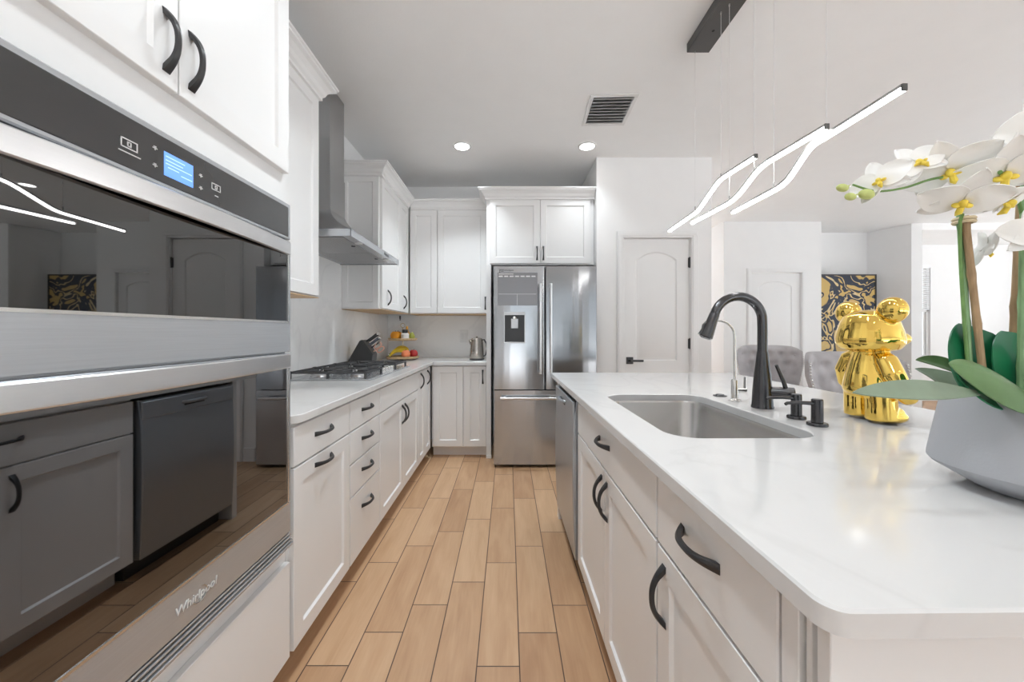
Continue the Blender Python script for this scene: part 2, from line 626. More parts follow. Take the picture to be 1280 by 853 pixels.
PY = 3.49
wall_with_door('wall_pantry', 0.822, 1.889, PY, 0.12, 1.069, 1.697, 2.075, 3.0, 0.83)
BY = 5.52
wall_with_door('wall_hall', 3.17, 4.60, BY, 0.12, 3.563, 4.303, 2.075, 0.9, 1.08)
mb = MB()
mb.box(4.60, 6.00, 6.14, 6.26, 0, CEIL)
struct('wall_niche', mb, WALL, smooth=0)
mb = MB()
T = Matrix.Identity(4)
mb.prism([(5.86, 6.14), (6.03, 5.62), (6.17, 5.60), (6.17, 5.74), (5.98, 6.26), (5.86, 6.26)], 0, CEIL)
struct('wall_niche_side', mb, WALL, smooth=0)
# the room past the column: lower, set back, with a blind window
mb = MB()
mb.box(6.17, FARX, 5.60, 6.55, 2.72, CEIL)
struct('trim_1', mb, CEILM, smooth=0)
FY = 6.55
wx0, wx1, wz0, wz1 = 6.72, 7.36, 0.75, 2.36
mb = MB()
mb.box(6.0, wx0, FY, FY + 0.12, 0, 2.72)
mb.box(wx1, FARX, FY, FY + 0.12, 0, 2.72)
mb.box(wx0, wx1, FY, FY + 0.12, 0, wz0)
mb.box(wx0, wx1, FY, FY + 0.12, wz1, 2.72)
struct('wall_far', mb, WALL, smooth=0)
wf = MB()
for a in ((wx0, wx0 + 0.04, wz0, wz1), (wx1 - 0.04, wx1, wz0, wz1), (wx0, wx1, wz0, wz0 + 0.04), (wx0, wx1, wz1 - 0.04, wz1), (wx0, wx1, 1.55, 1.59)):
    wf.box(a[0], a[1], FY + 0.03, FY + 0.08, a[2], a[3], 0.004)
win = struct('window_1', wf, TRIM)
g = MB(); g.box(wx0 + 0.03, wx1 - 0.03, FY + 0.05, FY + 0.055, wz0 + 0.03, wz1 - 0.03)
g.build('pane', PANE, win)
bl = MB()
for i in range(22):
    z = wz1 - 0.05 - i * 0.034
    bl.box(wx0 + 0.01, wx1 - 0.01, FY + 0.004, FY + 0.026, z - 0.010, z + 0.010, 0.002)
bl.box(wx0, wx1, FY - 0.012, FY + 0.028, wz1 - 0.04, wz1)
bl.build('blind', BLIND, win)
# right wall with tall openings enlarged to let in more daylight, rear wall with sliding doors (behind the camera)
mb = MB()
ys = [(-3.2, -0.4), (0.0, 2.6), (3.0, 6.0)]
y = REAR - 0.12
for a, b in ys:
    mb.box(FARX, FARX + 0.12, y, a, 0, CEIL)
    mb.box(FARX, FARX + 0.12, a, b, 2.66, CEIL)
    mb.box(FARX, FARX + 0.12, a, b, 0, 0.15)
    y = b
mb.box(FARX, FARX + 0.12, y, FY + 0.12, 0, CEIL)
struct('wall_right', mb, WALL, smooth=0)
mb = MB()
xs = [(-0.9, 2.1), (2.9, 5.6), (6.2, 8.6)]
x = LEFTX
for a, b in xs:
    mb.box(x, a, REAR - 0.12, REAR, 0, CEIL)
    mb.box(a, b, REAR - 0.12, REAR, 2.4, CEIL)
    x = b
mb.box(x, FARX, REAR - 0.12, REAR, 0, CEIL)
struct('wall_rear', mb, WALL, smooth=0)
for i, (a, b) in enumerate(xs):
    f = MB()
    for q in (a, (a + b) / 2 - 0.03, b - 0.06):
        f.box(q, q + 0.06, REAR - 0.09, REAR - 0.03, 0, 2.4, 0.004)
    f.box(a, b, REAR - 0.09, REAR - 0.03, 2.34, 2.4, 0.004)
    f.box(a, b, REAR - 0.09, REAR - 0.03, 0, 0.05, 0.004)
    struct('window_%d' % (i + 2), f, TRIM)
    area('daylight_portal', ((a + b) / 2, REAR - 0.10, 1.2), (R(-90), 0, 0), b - a, 2.4, 1, portal=True)
for a, b in ys:
    area('daylight_portal', (FARX + 0.10, (a + b) / 2, 1.40), (0, R(90), 0), 2.5, b - a, 1, portal=True)


def arch_panel(mb, x0, x1, z0, z1, y, arch, d=0.006):
    """raised door panel with an arched top: bead ring and field, facing -y"""
    def ring(i, yy):
        xa, xb, za = x0 + i, x1 - i, z0 + i
        P = [(xa, yy, za), (xb, yy, za)]
        n = 14
        for k in range(n + 1):
            t = k / n
            xx = xb + (xa - xb) * t
            P.append((xx, yy, z1 - i - arch + arch * math.sin(math.pi * t) ** 0.8))
        return P
    mb.loft([ring(0, y), ring(0.012, y + d), ring(0.030, y + d), ring(0.045, y + 0.001)], cap=(False, True))


def interior_door(n, x0, x1, yf, ztop, hinge_right, knob):
    """white two-panel arched door with its casing in the opening of a wall whose face is at yf"""
    mb = MB()
    ys = yf + 0.018
    cx0, cx1 = x0 + 0.004, x1 - 0.004
    zt = ztop - 0.006
    # slab faced by stiles and rails around the two sunk fields
    st = 0.115
    mb.box(cx0, cx1, ys + 0.010, ys + 0.036, 0.008, zt)
    for a in ((cx0, cx0 + st, 0.008, zt), (cx1 - st, cx1, 0.008, zt)):
        mb.box(a[0], a[1], ys, ys + 0.012, a[2], a[3])
    px0, px1 = cx0 + st, cx1 - st
    mb.box(px0, px1, ys, ys + 0.012, 0.008, 0.22)
    mb.box(px0, px1, ys, ys + 0.012, 0.80, 0.93)
    # top rail with arch cut
    top = ztop - 0.125
    n_ = 14
    arc = [(px1 + (px0 - px1) * k / n_, top - 0.075 + 0.075 * math.sin(math.pi * k / n_) ** 0.8) for k in range(n_ + 1)]
    poly = [(px0, zt), (px1, zt)] + arc
    V = [(p[0], ys, p[1]) for p in poly] + [(p[0], ys + 0.012, p[1]) for p in poly]
    F = []
    # strips between arch and the top edge
    for k in range(n_):
        i, j = 2 + k, 3 + k
        xa, xb = poly[i][0], poly[j][0]
        mb.add([(xa, ys, poly[i][1]), (xb, ys, poly[j][1]), (xb, ys, zt), (xa, ys, zt),
                (xa, ys + 0.012, poly[i][1]), (xb, ys + 0.012, poly[j][1])],
               [[0, 1, 2, 3], [0, 4, 5, 1]])
    d = mb
    for z0, z1, ar in ((0.93, top, 0.075), (0.22, 0.80, 0.0)):
        def ring(i, yy):
            P = [(px0 + i, yy, z0 + i), (px1 - i, yy, z0 + i)]
            for k in range(n_ + 1):
                t = k / n_
                P.append((px1 - i + (px0 - px1 + 2 * i) * t, yy, z1 - i - ar + ar * math.sin(math.pi * t) ** 0.8))
            return P
        d.loft([ring(0, ys + 0.0005), ring(0.010, ys + 0.009), ring(0.022, ys + 0.009), ring(0.040, ys + 0.003)], cap=(False, True))
    door = struct('door_%d' % n, d, TRIM, smooth=25)
    c = MB()
    cw = 0.062
    for a in ((x0 - cw, x0, 0, ztop), (x1, x1 + cw, 0, ztop)):
        c.box(a[0], a[1], yf - 0.018, yf, a[2], a[3], 0.002)
        c.box(a[0] + 0.012, a[1] - 0.02, yf - 0.024, yf - 0.0185, a[2], a[3] + 0.02, 0.002)
    c.box(x0 - cw, x1 + cw, yf - 0.018, yf, ztop + 0.0005, ztop + cw, 0.002)
    c.box(x0 - cw + 0.012, x1 + cw - 0.012, yf - 0.024, yf - 0.0185, ztop + 0.0205, ztop + cw - 0.012, 0.002)
    for a in ((x0 - 0.001, x0 + 0.004), (x1 - 0.004, x1 + 0.001)):
        c.box(a[0], a[1], yf, yf + 0.10, 0, ztop)
    c.build('door_casing', TRIM, door)
    hx = x1 - 0.004 if hinge_right else x0 + 0.004
    for z in (0.30, 1.09, 1.845):
        h = MB()
        h.lathe([(0.007, -0.05), (0.007, 0.05)], (hx, yf + 0.006, z), 10)
        h.box(hx - 0.012, hx + 0.012, yf + 0.012, yf + 0.0165, z - 0.045, z + 0.045)
        h.build('hinge', BLACK, door)
    kx = x0 + 0.062 if hinge_right else x1 - 0.062
    k = MB()
    if knob:
        T = Matrix.Translation((kx, ys, 0.92)) @ Matrix.Rotation(R(90), 4, 'X')
        k.lathe([(0.032, 0), (0.032, 0.008), (0.012, 0.014), (0.011, 0.030), (0.026, 0.040), (0.029, 0.052), (0.022, 0.064), (0.0, 0.066)], seg=20, T=T)
    else:
        k.box(kx - 0.032, kx + 0.032, ys - 0.010, ys, 0.90, 0.964, 0.002)
        k.box(kx - 0.010, kx + 0.010, ys - 0.045, ys - 0.008, 0.922, 0.942, 0.003)
        k.box(kx - 0.010, kx + 0.115, ys - 0.052, ys - 0.040, 0.922, 0.942, 0.004)
    k.build('door_handle', BLACK, door)
    return door


interior_door(1, 1.072, 1.694, PY, 2.070, True, False)
interior_door(2, 3.566, 4.300, BY, 2.070, False, True)


def baseboard(name, x0, x1, y0, y1):
    mb = MB(); mb.box(x0, x1, y0, y1, 0, 0.125, 0.004)
    mb.box(x0 - 0.001, x1 + 0.001, y0 - 0.001 if abs(y1 - y0) < 0.1 else y0, y1, 0, 0.02)
    struct(name, mb, TRIM)


baseboard('baseboard_pantry', 0.90, 1.008, PY - 0.014, PY)
baseboard('baseboard_pantry_right', 1.758, 1.889, PY - 0.014, PY)
baseboard('baseboard_hall', 3.17, 3.50, BY - 0.014, BY)
baseboard('baseboard_hall_right', 4.364, 4.60, BY - 0.014, BY)
baseboard('baseboard_niche', 4.60, 5.85, 6.126, 6.14)
baseboard('baseboard_far', 6.2, FARX, FY - 0.014, FY)


# ------------------------------------------------------------------ cabinet parts (local: width x, front faces -y, z up)
def shaker(mb, x0, x1, z0, z1, y=0.0, t=0.02, st=0.058):
    """shaker door in front of y; front face at y - t"""
    g = 0.0015
    x0 += g; x1 -= g; z0 += g; z1 -= g
    yf = y - t
    b = 0.0015
    o = [(x0, x1, z0, z1)]
    def ring(i, yy):
        return [(x0 + i, yy, z0 + i), (x1 - i, yy, z0 + i), (x1 - i, yy, z1 - i), (x0 + i, yy, z1 - i)]
    mb.loft([ring(0, y), ring(0, yf + b), ring(b, yf), ring(st, yf), ring(st + 0.006, yf + 0.008), ring(st + 0.007, yf + 0.0085)])


def slab(mb, x0, x1, z0, z1, y=0.0, t=0.02):
    g = 0.0015
    mb.box(x0 + g, x1 - g, y - t, y, z0 + g, z1 - g, 0.002)


def pull(x, z, vertical, y=-0.02, L=0.135, parent=None, name='handle'):
    """arched black bar pull with flared feet"""
    mb = MB()
    n = 20
    rings = []
    for i in range(n + 1):
        t = -1 + 2 * i / n
        s = t * L / 2
        o_ = 0.0305 * (1 - abs(t) ** 2.4) + 0.003
        i_ = 0.0235 * (1 - (abs(t) / 0.74) ** 2.2) ** 0.7 if abs(t) < 0.735 else 0.0
        hw = 0.0050 + 0.0042 * abs(t) ** 2.5           # half width
        ring = [(-hw, i_), (hw, i_), (hw, max(o_ - 0.003, i_ + 0.0005)), (hw * 0.25, o_), (-hw * 0.25, o_), (-hw, max(o_ - 0.003, i_ + 0.0005))]
        if vertical:
            rings.append([(x + a, y - b, z + s) for a, b in ring])
        else:
            rings.append([(x + s, y - b, z + a) for a, b in ring])
    mb.loft(rings)
    return mb.build(name, BLACK, parent)


def crown(path, z, parent, side=1, prof=None, name='crown_molding'):
    """moulding swept along an xy path; positive offsets go to the right of travel if side=1"""
    prof = prof or [(0.0, 0.0), (0.012, 0.004), (0.012, 0.020), (0.022, 0.030), (0.030, 0.050), (0.048, 0.068), (0.066, 0.076), (0.066, 0.086), (0.074, 0.090), (0.074, 0.100), (0.0, 0.100)]
    P = [Vector((p[0], p[1])) for p in path]
    n = len(P)
    offs = []
    for i in range(n):
        ds = []
        if i > 0:
            ds.append((P[i] - P[i - 1]).normalized())
        if i < n - 1:
            ds.append((P[i + 1] - P[i]).normalized())
        ns = [Vector((d.y, -d.x)) * side for d in ds]
        m = sum(ns, Vector((0, 0))).normalized()
        m = m / max(m.dot(ns[0]), 0.2)
        offs.append(m)
    rings = []
    for i in range(n):
        rings.append([(P[i].x + offs[i].x * o, P[i].y + offs[i].y * o, z + h) for o, h in prof])
    mb = MB()
    mb.loft(rings)
    return mb.build(name, CAB, parent, smooth=20)


def cabinet(name, label, cat, loc, rotz, w, depth, z0, z1, fronts, toe=True, niche=None, group=None, under=False, wall=False):
    """fronts: (kind, x0, x1, z0, z1, handle) with handle None or (x, z, vertical)"""
    root = thing(name, label, cat, loc, rotz, group)
    b = MB()
    if niche:
        n0, n1, nz0, nz1 = niche
        b.box(0, w, 0, depth, z0, nz0)
        b.box(0, w, 0, depth, nz1, z1)
        b.box(0, n0, 0, depth, nz0, nz1)
        b.box(n1, w, 0, depth, nz0, nz1)
    else:
        b.box(0, w, 0, depth, z0, z1, 0.001)
    if toe:
        b.box(0, w, 0.075, depth, 0.0, z0)
    b.build('carcass', CAB, root, smooth=0)
    if under:
        u = MB(); u.box(0.002, w - 0.002, -0.018, depth - 0.002, z0 - 0.004, z0 - 0.0002)
        u.build('wood_underside', WOODU, root, smooth=0)
    for kind, a, bb, c, d, h in fronts:
        m = MB()
        (shaker if kind in ('door', 'filler') else slab)(m, a, bb, c, d)
        f = m.build({'door': 'door', 'drawer': 'drawer_front', 'panel': 'false_front', 'filler': 'door'}[kind], CAB, root, smooth=0)
        if h:
            pull(h[0], h[1], h[2], parent=f)
    return root


LR = R(90)     # left run: front faces +x, local x runs away from the camera
LX = -0.75     # carcass front plane of the left run
CZ = 0.886     # top of base carcass

# tall oven cabinet
y0 = 0.42
W = 0.845
tower = cabinet('oven_cabinet', 'tall white cabinet that holds the stacked wall ovens', 'cabinet', (LX, y0, 0), LR, W, 0.598, 0.10, 2.56,
                [('door', 0.012, 0.4145, 1.725, 2.53, (0.4145 - 0.032, 1.822, True)),
                 ('door', 0.4145, W - 0.010, 1.725, 2.53, (0.4145 + 0.032, 1.822, True)),
                 ('drawer', 0.012, W - 0.004, 0.11, 0.432, None)], niche=(0.067, 0.823, 0.503, 1.619))
crown([(0, 0.5), (0, 0), (W, 0), (W, 0.25)], 2.50, tower)

# first base cabinet (pull-out), drawer bank, cooktop base, corner base
cab1 = cabinet('base_cabinet', 'white base cabinet with one drawer above a pull-out door, next to the wall ovens', 'cabinet', (LX, 1.268, 0), LR, 0.469, 0.598, 0.10, CZ,
               [('drawer', 0.013, 0.466, 0.735, 0.873, (0.22, 0.812, False)),
                ('door', 0.013, 0.466, 0.108, 0.731, (0.22, 0.695, False))])
w2 = 0.407
cabinet('drawer_cabinet', 'white base cabinet with a bank of four drawers', 'cabinet', (LX, 1.737, 0), LR, w2, 0.598, 0.10, CZ,
        [('drawer', 0.003, w2 - 0.003, 0.735, 0.873, (0.205, 0.812, False)),
         ('drawer', 0.003, w2 - 0.003, 0.580, 0.731, (0.205, 0.668, False)),
         ('drawer', 0.003, w2 - 0.003, 0.425, 0.576, (0.205, 0.513, False)),
         ('drawer', 0.003, w2 - 0.003, 0.108, 0.421, (0.205, 0.330, False))])
w3 = 0.919
cabinet('cooktop_cabinet', 'white two-door base cabinet directly under the gas cooktop', 'cabinet', (LX, 2.144, 0), LR, w3, 0.598, 0.10, CZ,
        [('panel', 0.003, w3 - 0.003, 0.735, 0.873, None),
         ('door', 0.003, 0.482, 0.108, 0.731, (0.482 - 0.034, 0.630, True)),
         ('door', 0.482, w3 - 0.003, 0.108, 0.731, (0.482 + 0.034, 0.630, True))])
w4 = 0.512
cabinet('narrow_cabinet', 'white base cabinet with two narrow full-height doors at the inner corner', 'cabinet', (LX, 3.063, 0), LR, w4, 0.598, 0.10, CZ,
        [('door', 0.003, 0.235, 0.108, 0.873, (0.080, 0.790, True)),
         ('door', 0.235, w4 - 0.035, 0.108, 0.873, (0.235 + 0.10, 0.790, True))])
# back run base: origin at left, front faces -y
BF = 3.595
cabinet('sideboard_cabinet', 'white base cabinet below the kettle, two tall doors facing the aisle', 'cabinet', (LX + 0.022, BF, 0), 0, 0.522, 0.598, 0.10, CZ,
        [('door', 0.016, 0.300, 0.108, 0.873, None),
         ('door', 0.306, 0.518, 0.108, 0.873, (0.518 - 0.030, 0.772, True))])

# L-shaped worktop
mb = MB()
pts = []
cxr, cyr, rr = LX - 0.02 + 0.0575, 1.270, 0.055
XE = -0.7125
pts = [(-1.349, 1.267), (XE - rr, 1.267)]
for k in range(1, 9):
    a = R(-90 + 90 * k / 8)
    pts.append((XE - rr + rr * math.cos(a), 1.267 + rr + rr * math.sin(a)))
pts += [(XE, 3.555), (-0.206, 3.555), (-0.206, 4.199), (-1.349, 4.199)]


def worktop(mb, poly, z0, z1, e=0.003):
    # slab with a tiny eased top edge
    n = len(poly)
    P = [Vector(p) for p in poly]
    ins = []
    for i in range(n):
        a, b, c = P[i - 1], P[i], P[(i + 1) % n]
        d1, d2 = (b - a).normalized(), (c - b).normalized()
        nn = (Vector((-d1.y, d1.x)) + Vector((-d2.y, d2.x)))
        nn = nn.normalized()
        nn = nn / max(0.3, nn.dot(Vector((-d1.y, d1.x))))
        ins.append(b + nn * e)
    mb.loft([[(p.x, p.y, z0) for p in P], [(p.x, p.y, z1 - e) for p in P], [(p.x, p.y, z1) for p in ins]])


worktop(mb, pts, CZ + 0.0005, 0.915)
tag(mb.build('countertop', QTOP, None, 30), 'L-shaped white quartz worktop on the wall cabinets, carrying the cooktop', 'countertop')

# backsplash: one slab on each wall
mb = MB()
mb.box(-1.3495, -1.337, 1.267, 2.085, 0.9155, 1.379)
mb.box(-1.3495, -1.337, 2.085, 3.020, 0.9155, 1.90)
mb.box(-1.3495, -1.337, 3.020, 4.185, 0.9155, 1.379)
tag(mb.build('backsplash', QBACK, None, 0), 'pale veined quartz backsplash on the left wall behind the cooktop', 'backsplash')
mb = MB()
mb.box(-1.3365, -0.206, 4.187, 4.1995, 0.9155, 1.379)
tag(mb.build('backsplash', QBACK, None, 0), 'pale veined quartz backsplash on the end wall behind the kettle', 'backsplash')

# wall cabinets
UZ0, UZ1 = 1.385, 2.462
UX = -1.04
nu = cabinet('wall_cabinet', 'white wall cabinet between the oven cabinet and the range hood', 'cabinet', (UX, 1.267, 0), LR, 0.765, 0.305, UZ0, UZ1,
             [('door', 0.003, 0.382, UZ0 + 0.006, UZ1 - 0.005, (0.35, UZ0 + 0.10, True)), ('door', 0.382, 0.762, UZ0 + 0.006, UZ1 - 0.005, (0.415, UZ0 + 0.10, True))], toe=False, under=True)
crown([(0, 0.0 - 0.02), (0.765, -0.02), (0.765, 0.28)], UZ1 - 0.012, nu)
wu = cabinet('wall_cabinet', 'white wall cabinet just past the range hood, running into the corner', 'cabinet', (UX, 3.035, 0), LR, 0.86, 0.305, UZ0, UZ1,
             [('door', 0.012, 0.530, UZ0 + 0.006, UZ1 - 0.005, (0.160, UZ0 + 0.105, True)),
              ('door', 0.530, 0.828, UZ0 + 0.006, UZ1 - 0.005, (0.530 + 0.115, UZ0 + 0.105, True))], toe=False, under=True)
# shaker side panel facing the cooktop
mb = MB()
T = Matrix.Rotation(R(-90), 4, 'Z')
shaker(mb, -0.300, 0.0, UZ0 + 0.006, UZ1 - 0.005, 0.0, 0.014, 0.045)
sp = MB()
sp.add(mb.V, mb.F, 0, T)
sp.build('side_panel', CAB, wu, smooth=0)
crown([(0.0 - 0.014, 0.30), (-0.014, -0.02), (0.795, -0.02)], UZ1 - 0.012, wu)
bu = cabinet('wall_cabinet', 'white wall cabinet on the end wall between corner and refrigerator', 'cabinet', (UX + 0.024, 3.890, 0), 0, 0.808, 0.305, UZ0, UZ1,
             [('door', 0.006, 0.286, UZ0 + 0.006, UZ1 - 0.005, None),
              ('door', 0.292, 0.795, UZ0 + 0.006, UZ1 - 0.005, (0.795 - 0.012, UZ0 + 0.11, True))], toe=False, under=True)
crown([(0.018, -0.02), (0.808, -0.02)], UZ1 - 0.012, bu)

# refrigerator surround
mb = MB(); mb.box(0, 0.045, -0.02, 0.615, 0.0, 1.836, 0.002)
mb.box(-0.003, 0.048, -0.024, 0.0, 0.0, 0.03, 0.002)
fpm = mb
fc = cabinet('refrigerator_cabinet', 'white two-door cabinet above the refrigerator with a narrow side panel down to the floor', 'cabinet', (-0.205, 3.580, 0), 0, 1.023, 0.615, 1.837, UZ1,
             [('door', 0.030, 0.510, 1.848, UZ1 - 0.005, (0.510 - 0.030, 1.945, True)),
              ('door', 0.510, 0.985, 1.848, UZ1 - 0.005, (0.510 + 0.030, 1.945, True))], toe=False)
crown([(0.0, 0.30), (0.0, -0.02), (1.020, -0.02)], UZ1 - 0.012, fc)
fpm.build('side_panel', CAB, fc, smooth=0)

# ------------------------------------------------------------------ double wall oven
ov = thing('double_wall_oven', 'stainless double wall oven with black glass doors and blue lit display', 'oven', (LX, 0.485, 0), LR)
OW = 0.760
mb = MB(); mb.box(0.004, OW - 0.004, 0.0005, 0.55, 0.505, 1.617)
mb.box(0, OW, -0.012, 0.0, 0.50, 1.622, 0.001)
mb.build('oven_body', STEELH, ov, smooth=0)
# control panel
mb = MB()
mb.box(0, OW, -0.030, -0.0125, 1.502, 1.620, 0.003)
cp = mb.build('control_panel', STEELH, ov)
mb = MB(); mb.box(0.012, OW - 0.014, -0.0315, -0.029, 1.511, 1.607, 0.001)
mb.build('panel_glass', PANELG, cp, smooth=0)
mb = MB(); mb.box(0.300, 0.372, -0.0325, -0.0312, 1.528, 1.578)
ds = mb.build('display', LCD, cp, smooth=0)
mb = MB()
for i, (a, b_, zz) in enumerate(((0.303, 0.345, 1.560), (0.303, 0.368, 1.553), (0.308, 0.335, 1.546), (0.340, 0.369, 1.540), (0.303, 0.350, 1.568))):
    mb.box(a, b_, -0.0329, -0.0324, zz, zz + 0.0022)
mb.build('display_text', LCD2, ds, smooth=0)
ICS = []


def bar(x0, x1, z0, z1):
    ICS[-1].box(x0, x1, -0.0324, -0.0312, z0, z1)


for cx, cz, k in ((0.228, 1.553, 1.0), (0.440, 1.553, 0.9)):
    ICS.append(MB())
    for a in ((-0.016, 0.016, 0.009, 0.011), (-0.016, 0.016, -0.007, -0.005), (-0.016, -0.014, -0.007, 0.011), (0.014, 0.016, -0.007, 0.011),
              (-0.004, 0.004, -0.003, -0.001), (-0.004, -0.002, -0.003, 0.006), (0.002, 0.004, -0.003, 0.006), (-0.004, 0.004, 0.005, 0.0065)):
        bar(cx + a[0] * k, cx + a[1] * k, cz + a[2] * k, cz + a[3] * k)
    if k == 1.0:
        bar(0.208, 0.250, 1.537, 1.539)
    else:
        bar(0.436, 0.447, 1.533, 1.535)
for cx, cz in ((0.280, 1.574), (0.280, 1.539), (0.394, 1.565), (0.394, 1.536)):
    ICS.append(MB())
    bar(cx - 0.005, cx + 0.005, cz - 0.001, cz + 0.001)
    bar(cx - 0.001, cx + 0.001, cz - 0.004, cz + 0.004)
    bar(cx - 0.003, cx + 0.003, cz + 0.0025, cz + 0.004)
for q in ICS:
    q.build('touch_icon', ICON, cp, smooth=0)


def bow_handle(z0, z1, parent):
    """wide flat handle, bowed out in the middle, running the width of the oven"""
    mb = MB()
    rings = []
    n = 24
    for i in range(n + 1):
        t = -1 + 2 * i / n
        x = OW / 2 + t * (OW / 2 - 0.002)
        o = 0.032 + 0.020 * math.cos(t * math.pi / 2) ** 0.8
        th = 0.012
        dz = 0.010 * abs(t) ** 3
        zz0, zz1 = z0 , z1
        ring = [(x, -o + th, zz0 + 0.002), (x, -o + 0.002, zz0), (x, -o, zz0 + 0.003), (x, -o, zz1 - 0.003), (x, -o + 0.003, zz1), (x, -o + th, zz1 - 0.002)]
        rings.append(ring)
    mb.loft(rings)
    # web closing the handle to the door along the top
    rings = []
    for i in range(n + 1):
        t = -1 + 2 * i / n
        x = OW / 2 + t * (OW / 2 - 0.003)
        o = 0.030 + 0.020 * math.cos(t * math.pi / 2) ** 0.8
        rings.append([(x, -o + 0.004, z1 - 0.006), (x, -0.028, z1 - 0.006), (x, -0.028, z1 - 0.012), (x, -o + 0.004, z1 - 0.012)])
    mb.loft(rings)
    return mb.build('oven_handle', STEELD, parent, smooth=15)


def oven_door(z0, z1, gz0, gz1, hz0, hz1, glass):
    m = MB()
    yf = -0.030
    b = 0.014
    # stainless frame around the glass
    m.box(0, OW, yf, -0.0125, z0, gz0, 0.002)
    m.box(0, OW, yf, -0.0125, gz1, z1, 0.002)
    m.box(0, b, yf, -0.0125, gz0, gz1, 0.0015)
    m.box(OW - b, OW, yf, -0.0125, gz0, gz1, 0.0015)
    d = m.build('oven_door', STEELH, ov)
    g = MB(); g.box(b, OW - b, yf + 0.001, -0.014, gz0, gz1, 0.0008)
    g.build('door_glass', glass, d, smooth=0)
    e = MB()
    q = 0.003
    e.box(b, OW - b, yf - 0.0012, yf + 0.002, gz0 - q, gz0 + q)
    e.box(OW - b - q, OW - b + q, yf - 0.0012, yf + 0.002, gz0, gz1)
    e.box(b - q, b + q, yf - 0.0012, yf + 0.002, gz0, gz1)
    e.build('glass_edge_trim', CHROME, d, smooth=0)
    bow_handle(hz0, hz1, d)
    return d


oven_door(1.134, 1.498, 1.232, 1.470, 1.452, 1.496, OVGLASS)
ld = oven_door(0.540, 1.129, 0.640, 1.100, 1.082, 1.127, OVGLASS2)
T = Matrix.Translation((0.385, -0.0306, 0.588)) @ FACE
lg = text_part('Whirlpool', 0.028, T, ICON, ld, 'logo', 0.0008, shear=0.15)
mb = MB()
pts = []
for k in range(22):
    a = R(200 + 250 * k / 21)
    pts.append((0.392 + 0.030 * math.cos(a) * 0.7, -0.0313, 0.588 + 0.017 * math.sin(a)))
mb.tube(pts, [0.0004 + 0.0011 * math.sin(math.pi * k / 21) for k in range(22)], 6)
mb.build('logo_ring', CHROME, ld)
mb = MB()
for i, z in enumerate((0.534, 0.524, 0.514)):
    mb.box(0, OW, -0.030 - 0.003 * i, -0.0125, z - 0.0026, z + 0.0026, 0.0008)
mb.box(0, OW, -0.040, -0.0125, 0.500, 0.508, 0.001)
mb.box(0.004, OW - 0.004, -0.022, -0.0125, 0.503, 0.538, m=1)
mb.build('vent_trim', [STEELH, DARK], ov, smooth=0)

# ------------------------------------------------------------------ range hood
hd = thing('range_hood', 'stainless wall-mounted chimney range hood above the gas cooktop', 'range hood', (-1.337, 2.085, 0), LR)
HW = 0.915
HD = 0.466
mb = MB()
mb.box(0.377, 0.587, -0.172, 0.0, 2.005, CEIL - 0.001, 0.001)
mb.box(0.372, 0.592, -0.176, 0.0, 2.005, 2.26, 0.001)
mb.build('chimney', HOODM, hd, smooth=0)
mb = MB()
rings = []
n = 10
for i in range(n + 1):
    t = i / n
    # concave flare from the chimney foot to the rim
    s_ = (t ** 1.55)
    z = 2.005 - (2.005 - 1.772) * t
    x0 = 0.372 + (0.0 - 0.372) * s_
    x1 = 0.592 + (HW - 0.592) * s_
    yy = -0.176 + (-HD + 0.176) * s_
    rings.append([(x0, 0, z), (x1, 0, z), (x1, yy, z), (x0, yy, z)])
mb.loft(rings)
mb.build('canopy', HOODM, hd, smooth=20)
mb = MB()
mb.box(0, HW, -HD, -HD + 0.004, 1.733, 1.772)
mb.box(0, 0.004, -HD, 0, 1.733, 1.772)
mb.box(HW - 0.004, HW, -HD, 0, 1.733, 1.772)
mb.box(0.004, HW - 0.004, -HD + 0.004, 0, 1.738, 1.770)
mb.build('rim', STEELH, hd, smooth=0)
for a, b_ in ((0.05, 0.455), (0.46, 0.865)):
    mb = MB()
    mb.box(a, b_, -0.40, -0.06, 1.734, 1.7385, 0.002)
    for k in range(16):
        y = -0.385 + k * 0.020
        mb.box(a + 0.02, b_ - 0.02, y, y + 0.008, 1.7325, 1.735)
    mb.lathe([(0.012, 0), (0.012, 0.004)], ((a + b_) / 2, -0.375, 1.730), 14, m=1)
    mb.build('grease_filter', [HOODM, DARK], hd, smooth=0)
for a in (0.20, 0.71):
    mb = MB(); mb.lathe([(0.022, 0), (0.022, 0.006)], (a, -0.43, 1.733), 16)
    mb.build('hood_lamp', ICON, hd)
mb = MB()
mb.box(0.56, 0.66, -HD - 0.002, -HD, 1.744, 1.760)
mb.build('button_strip', DGREY, hd, smooth=0)

# ------------------------------------------------------------------ gas cooktop
ck = thing('gas_cooktop', 'stainless gas cooktop with black cast-iron grates set in the worktop', 'cooktop', (-0.800, 2.185, 0.9152), LR)
CW, CD = 0.895, 0.505
mb = MB()
mb.box(0, CW, 0, CD, 0, 0.009, 0.003)
mb.build('cooktop_tray', STEELH, ck)
burn = [(0.17, 0.135, 0.038), (0.17, 0.375, 0.045), (0.447, 0.275, 0.058), (0.72, 0.15, 0.040), (0.72, 0.375, 0.048)]
for bx, by, br in burn:
    m = MB()
    m.lathe([(br * 1.25, 0.009), (br * 1.2, 0.014), (br, 0.016), (br, 0.026), (br * 0.96, 0.028)], (bx, by, 0), 24, m=1)
    m.lathe([(br * 0.8, 0.028), (br * 0.82, 0.032), (br * 0.72, 0.036), (0, 0.037)], (bx, by, 0), 24)
    m.build('burner', [IRON, STEELD], ck)
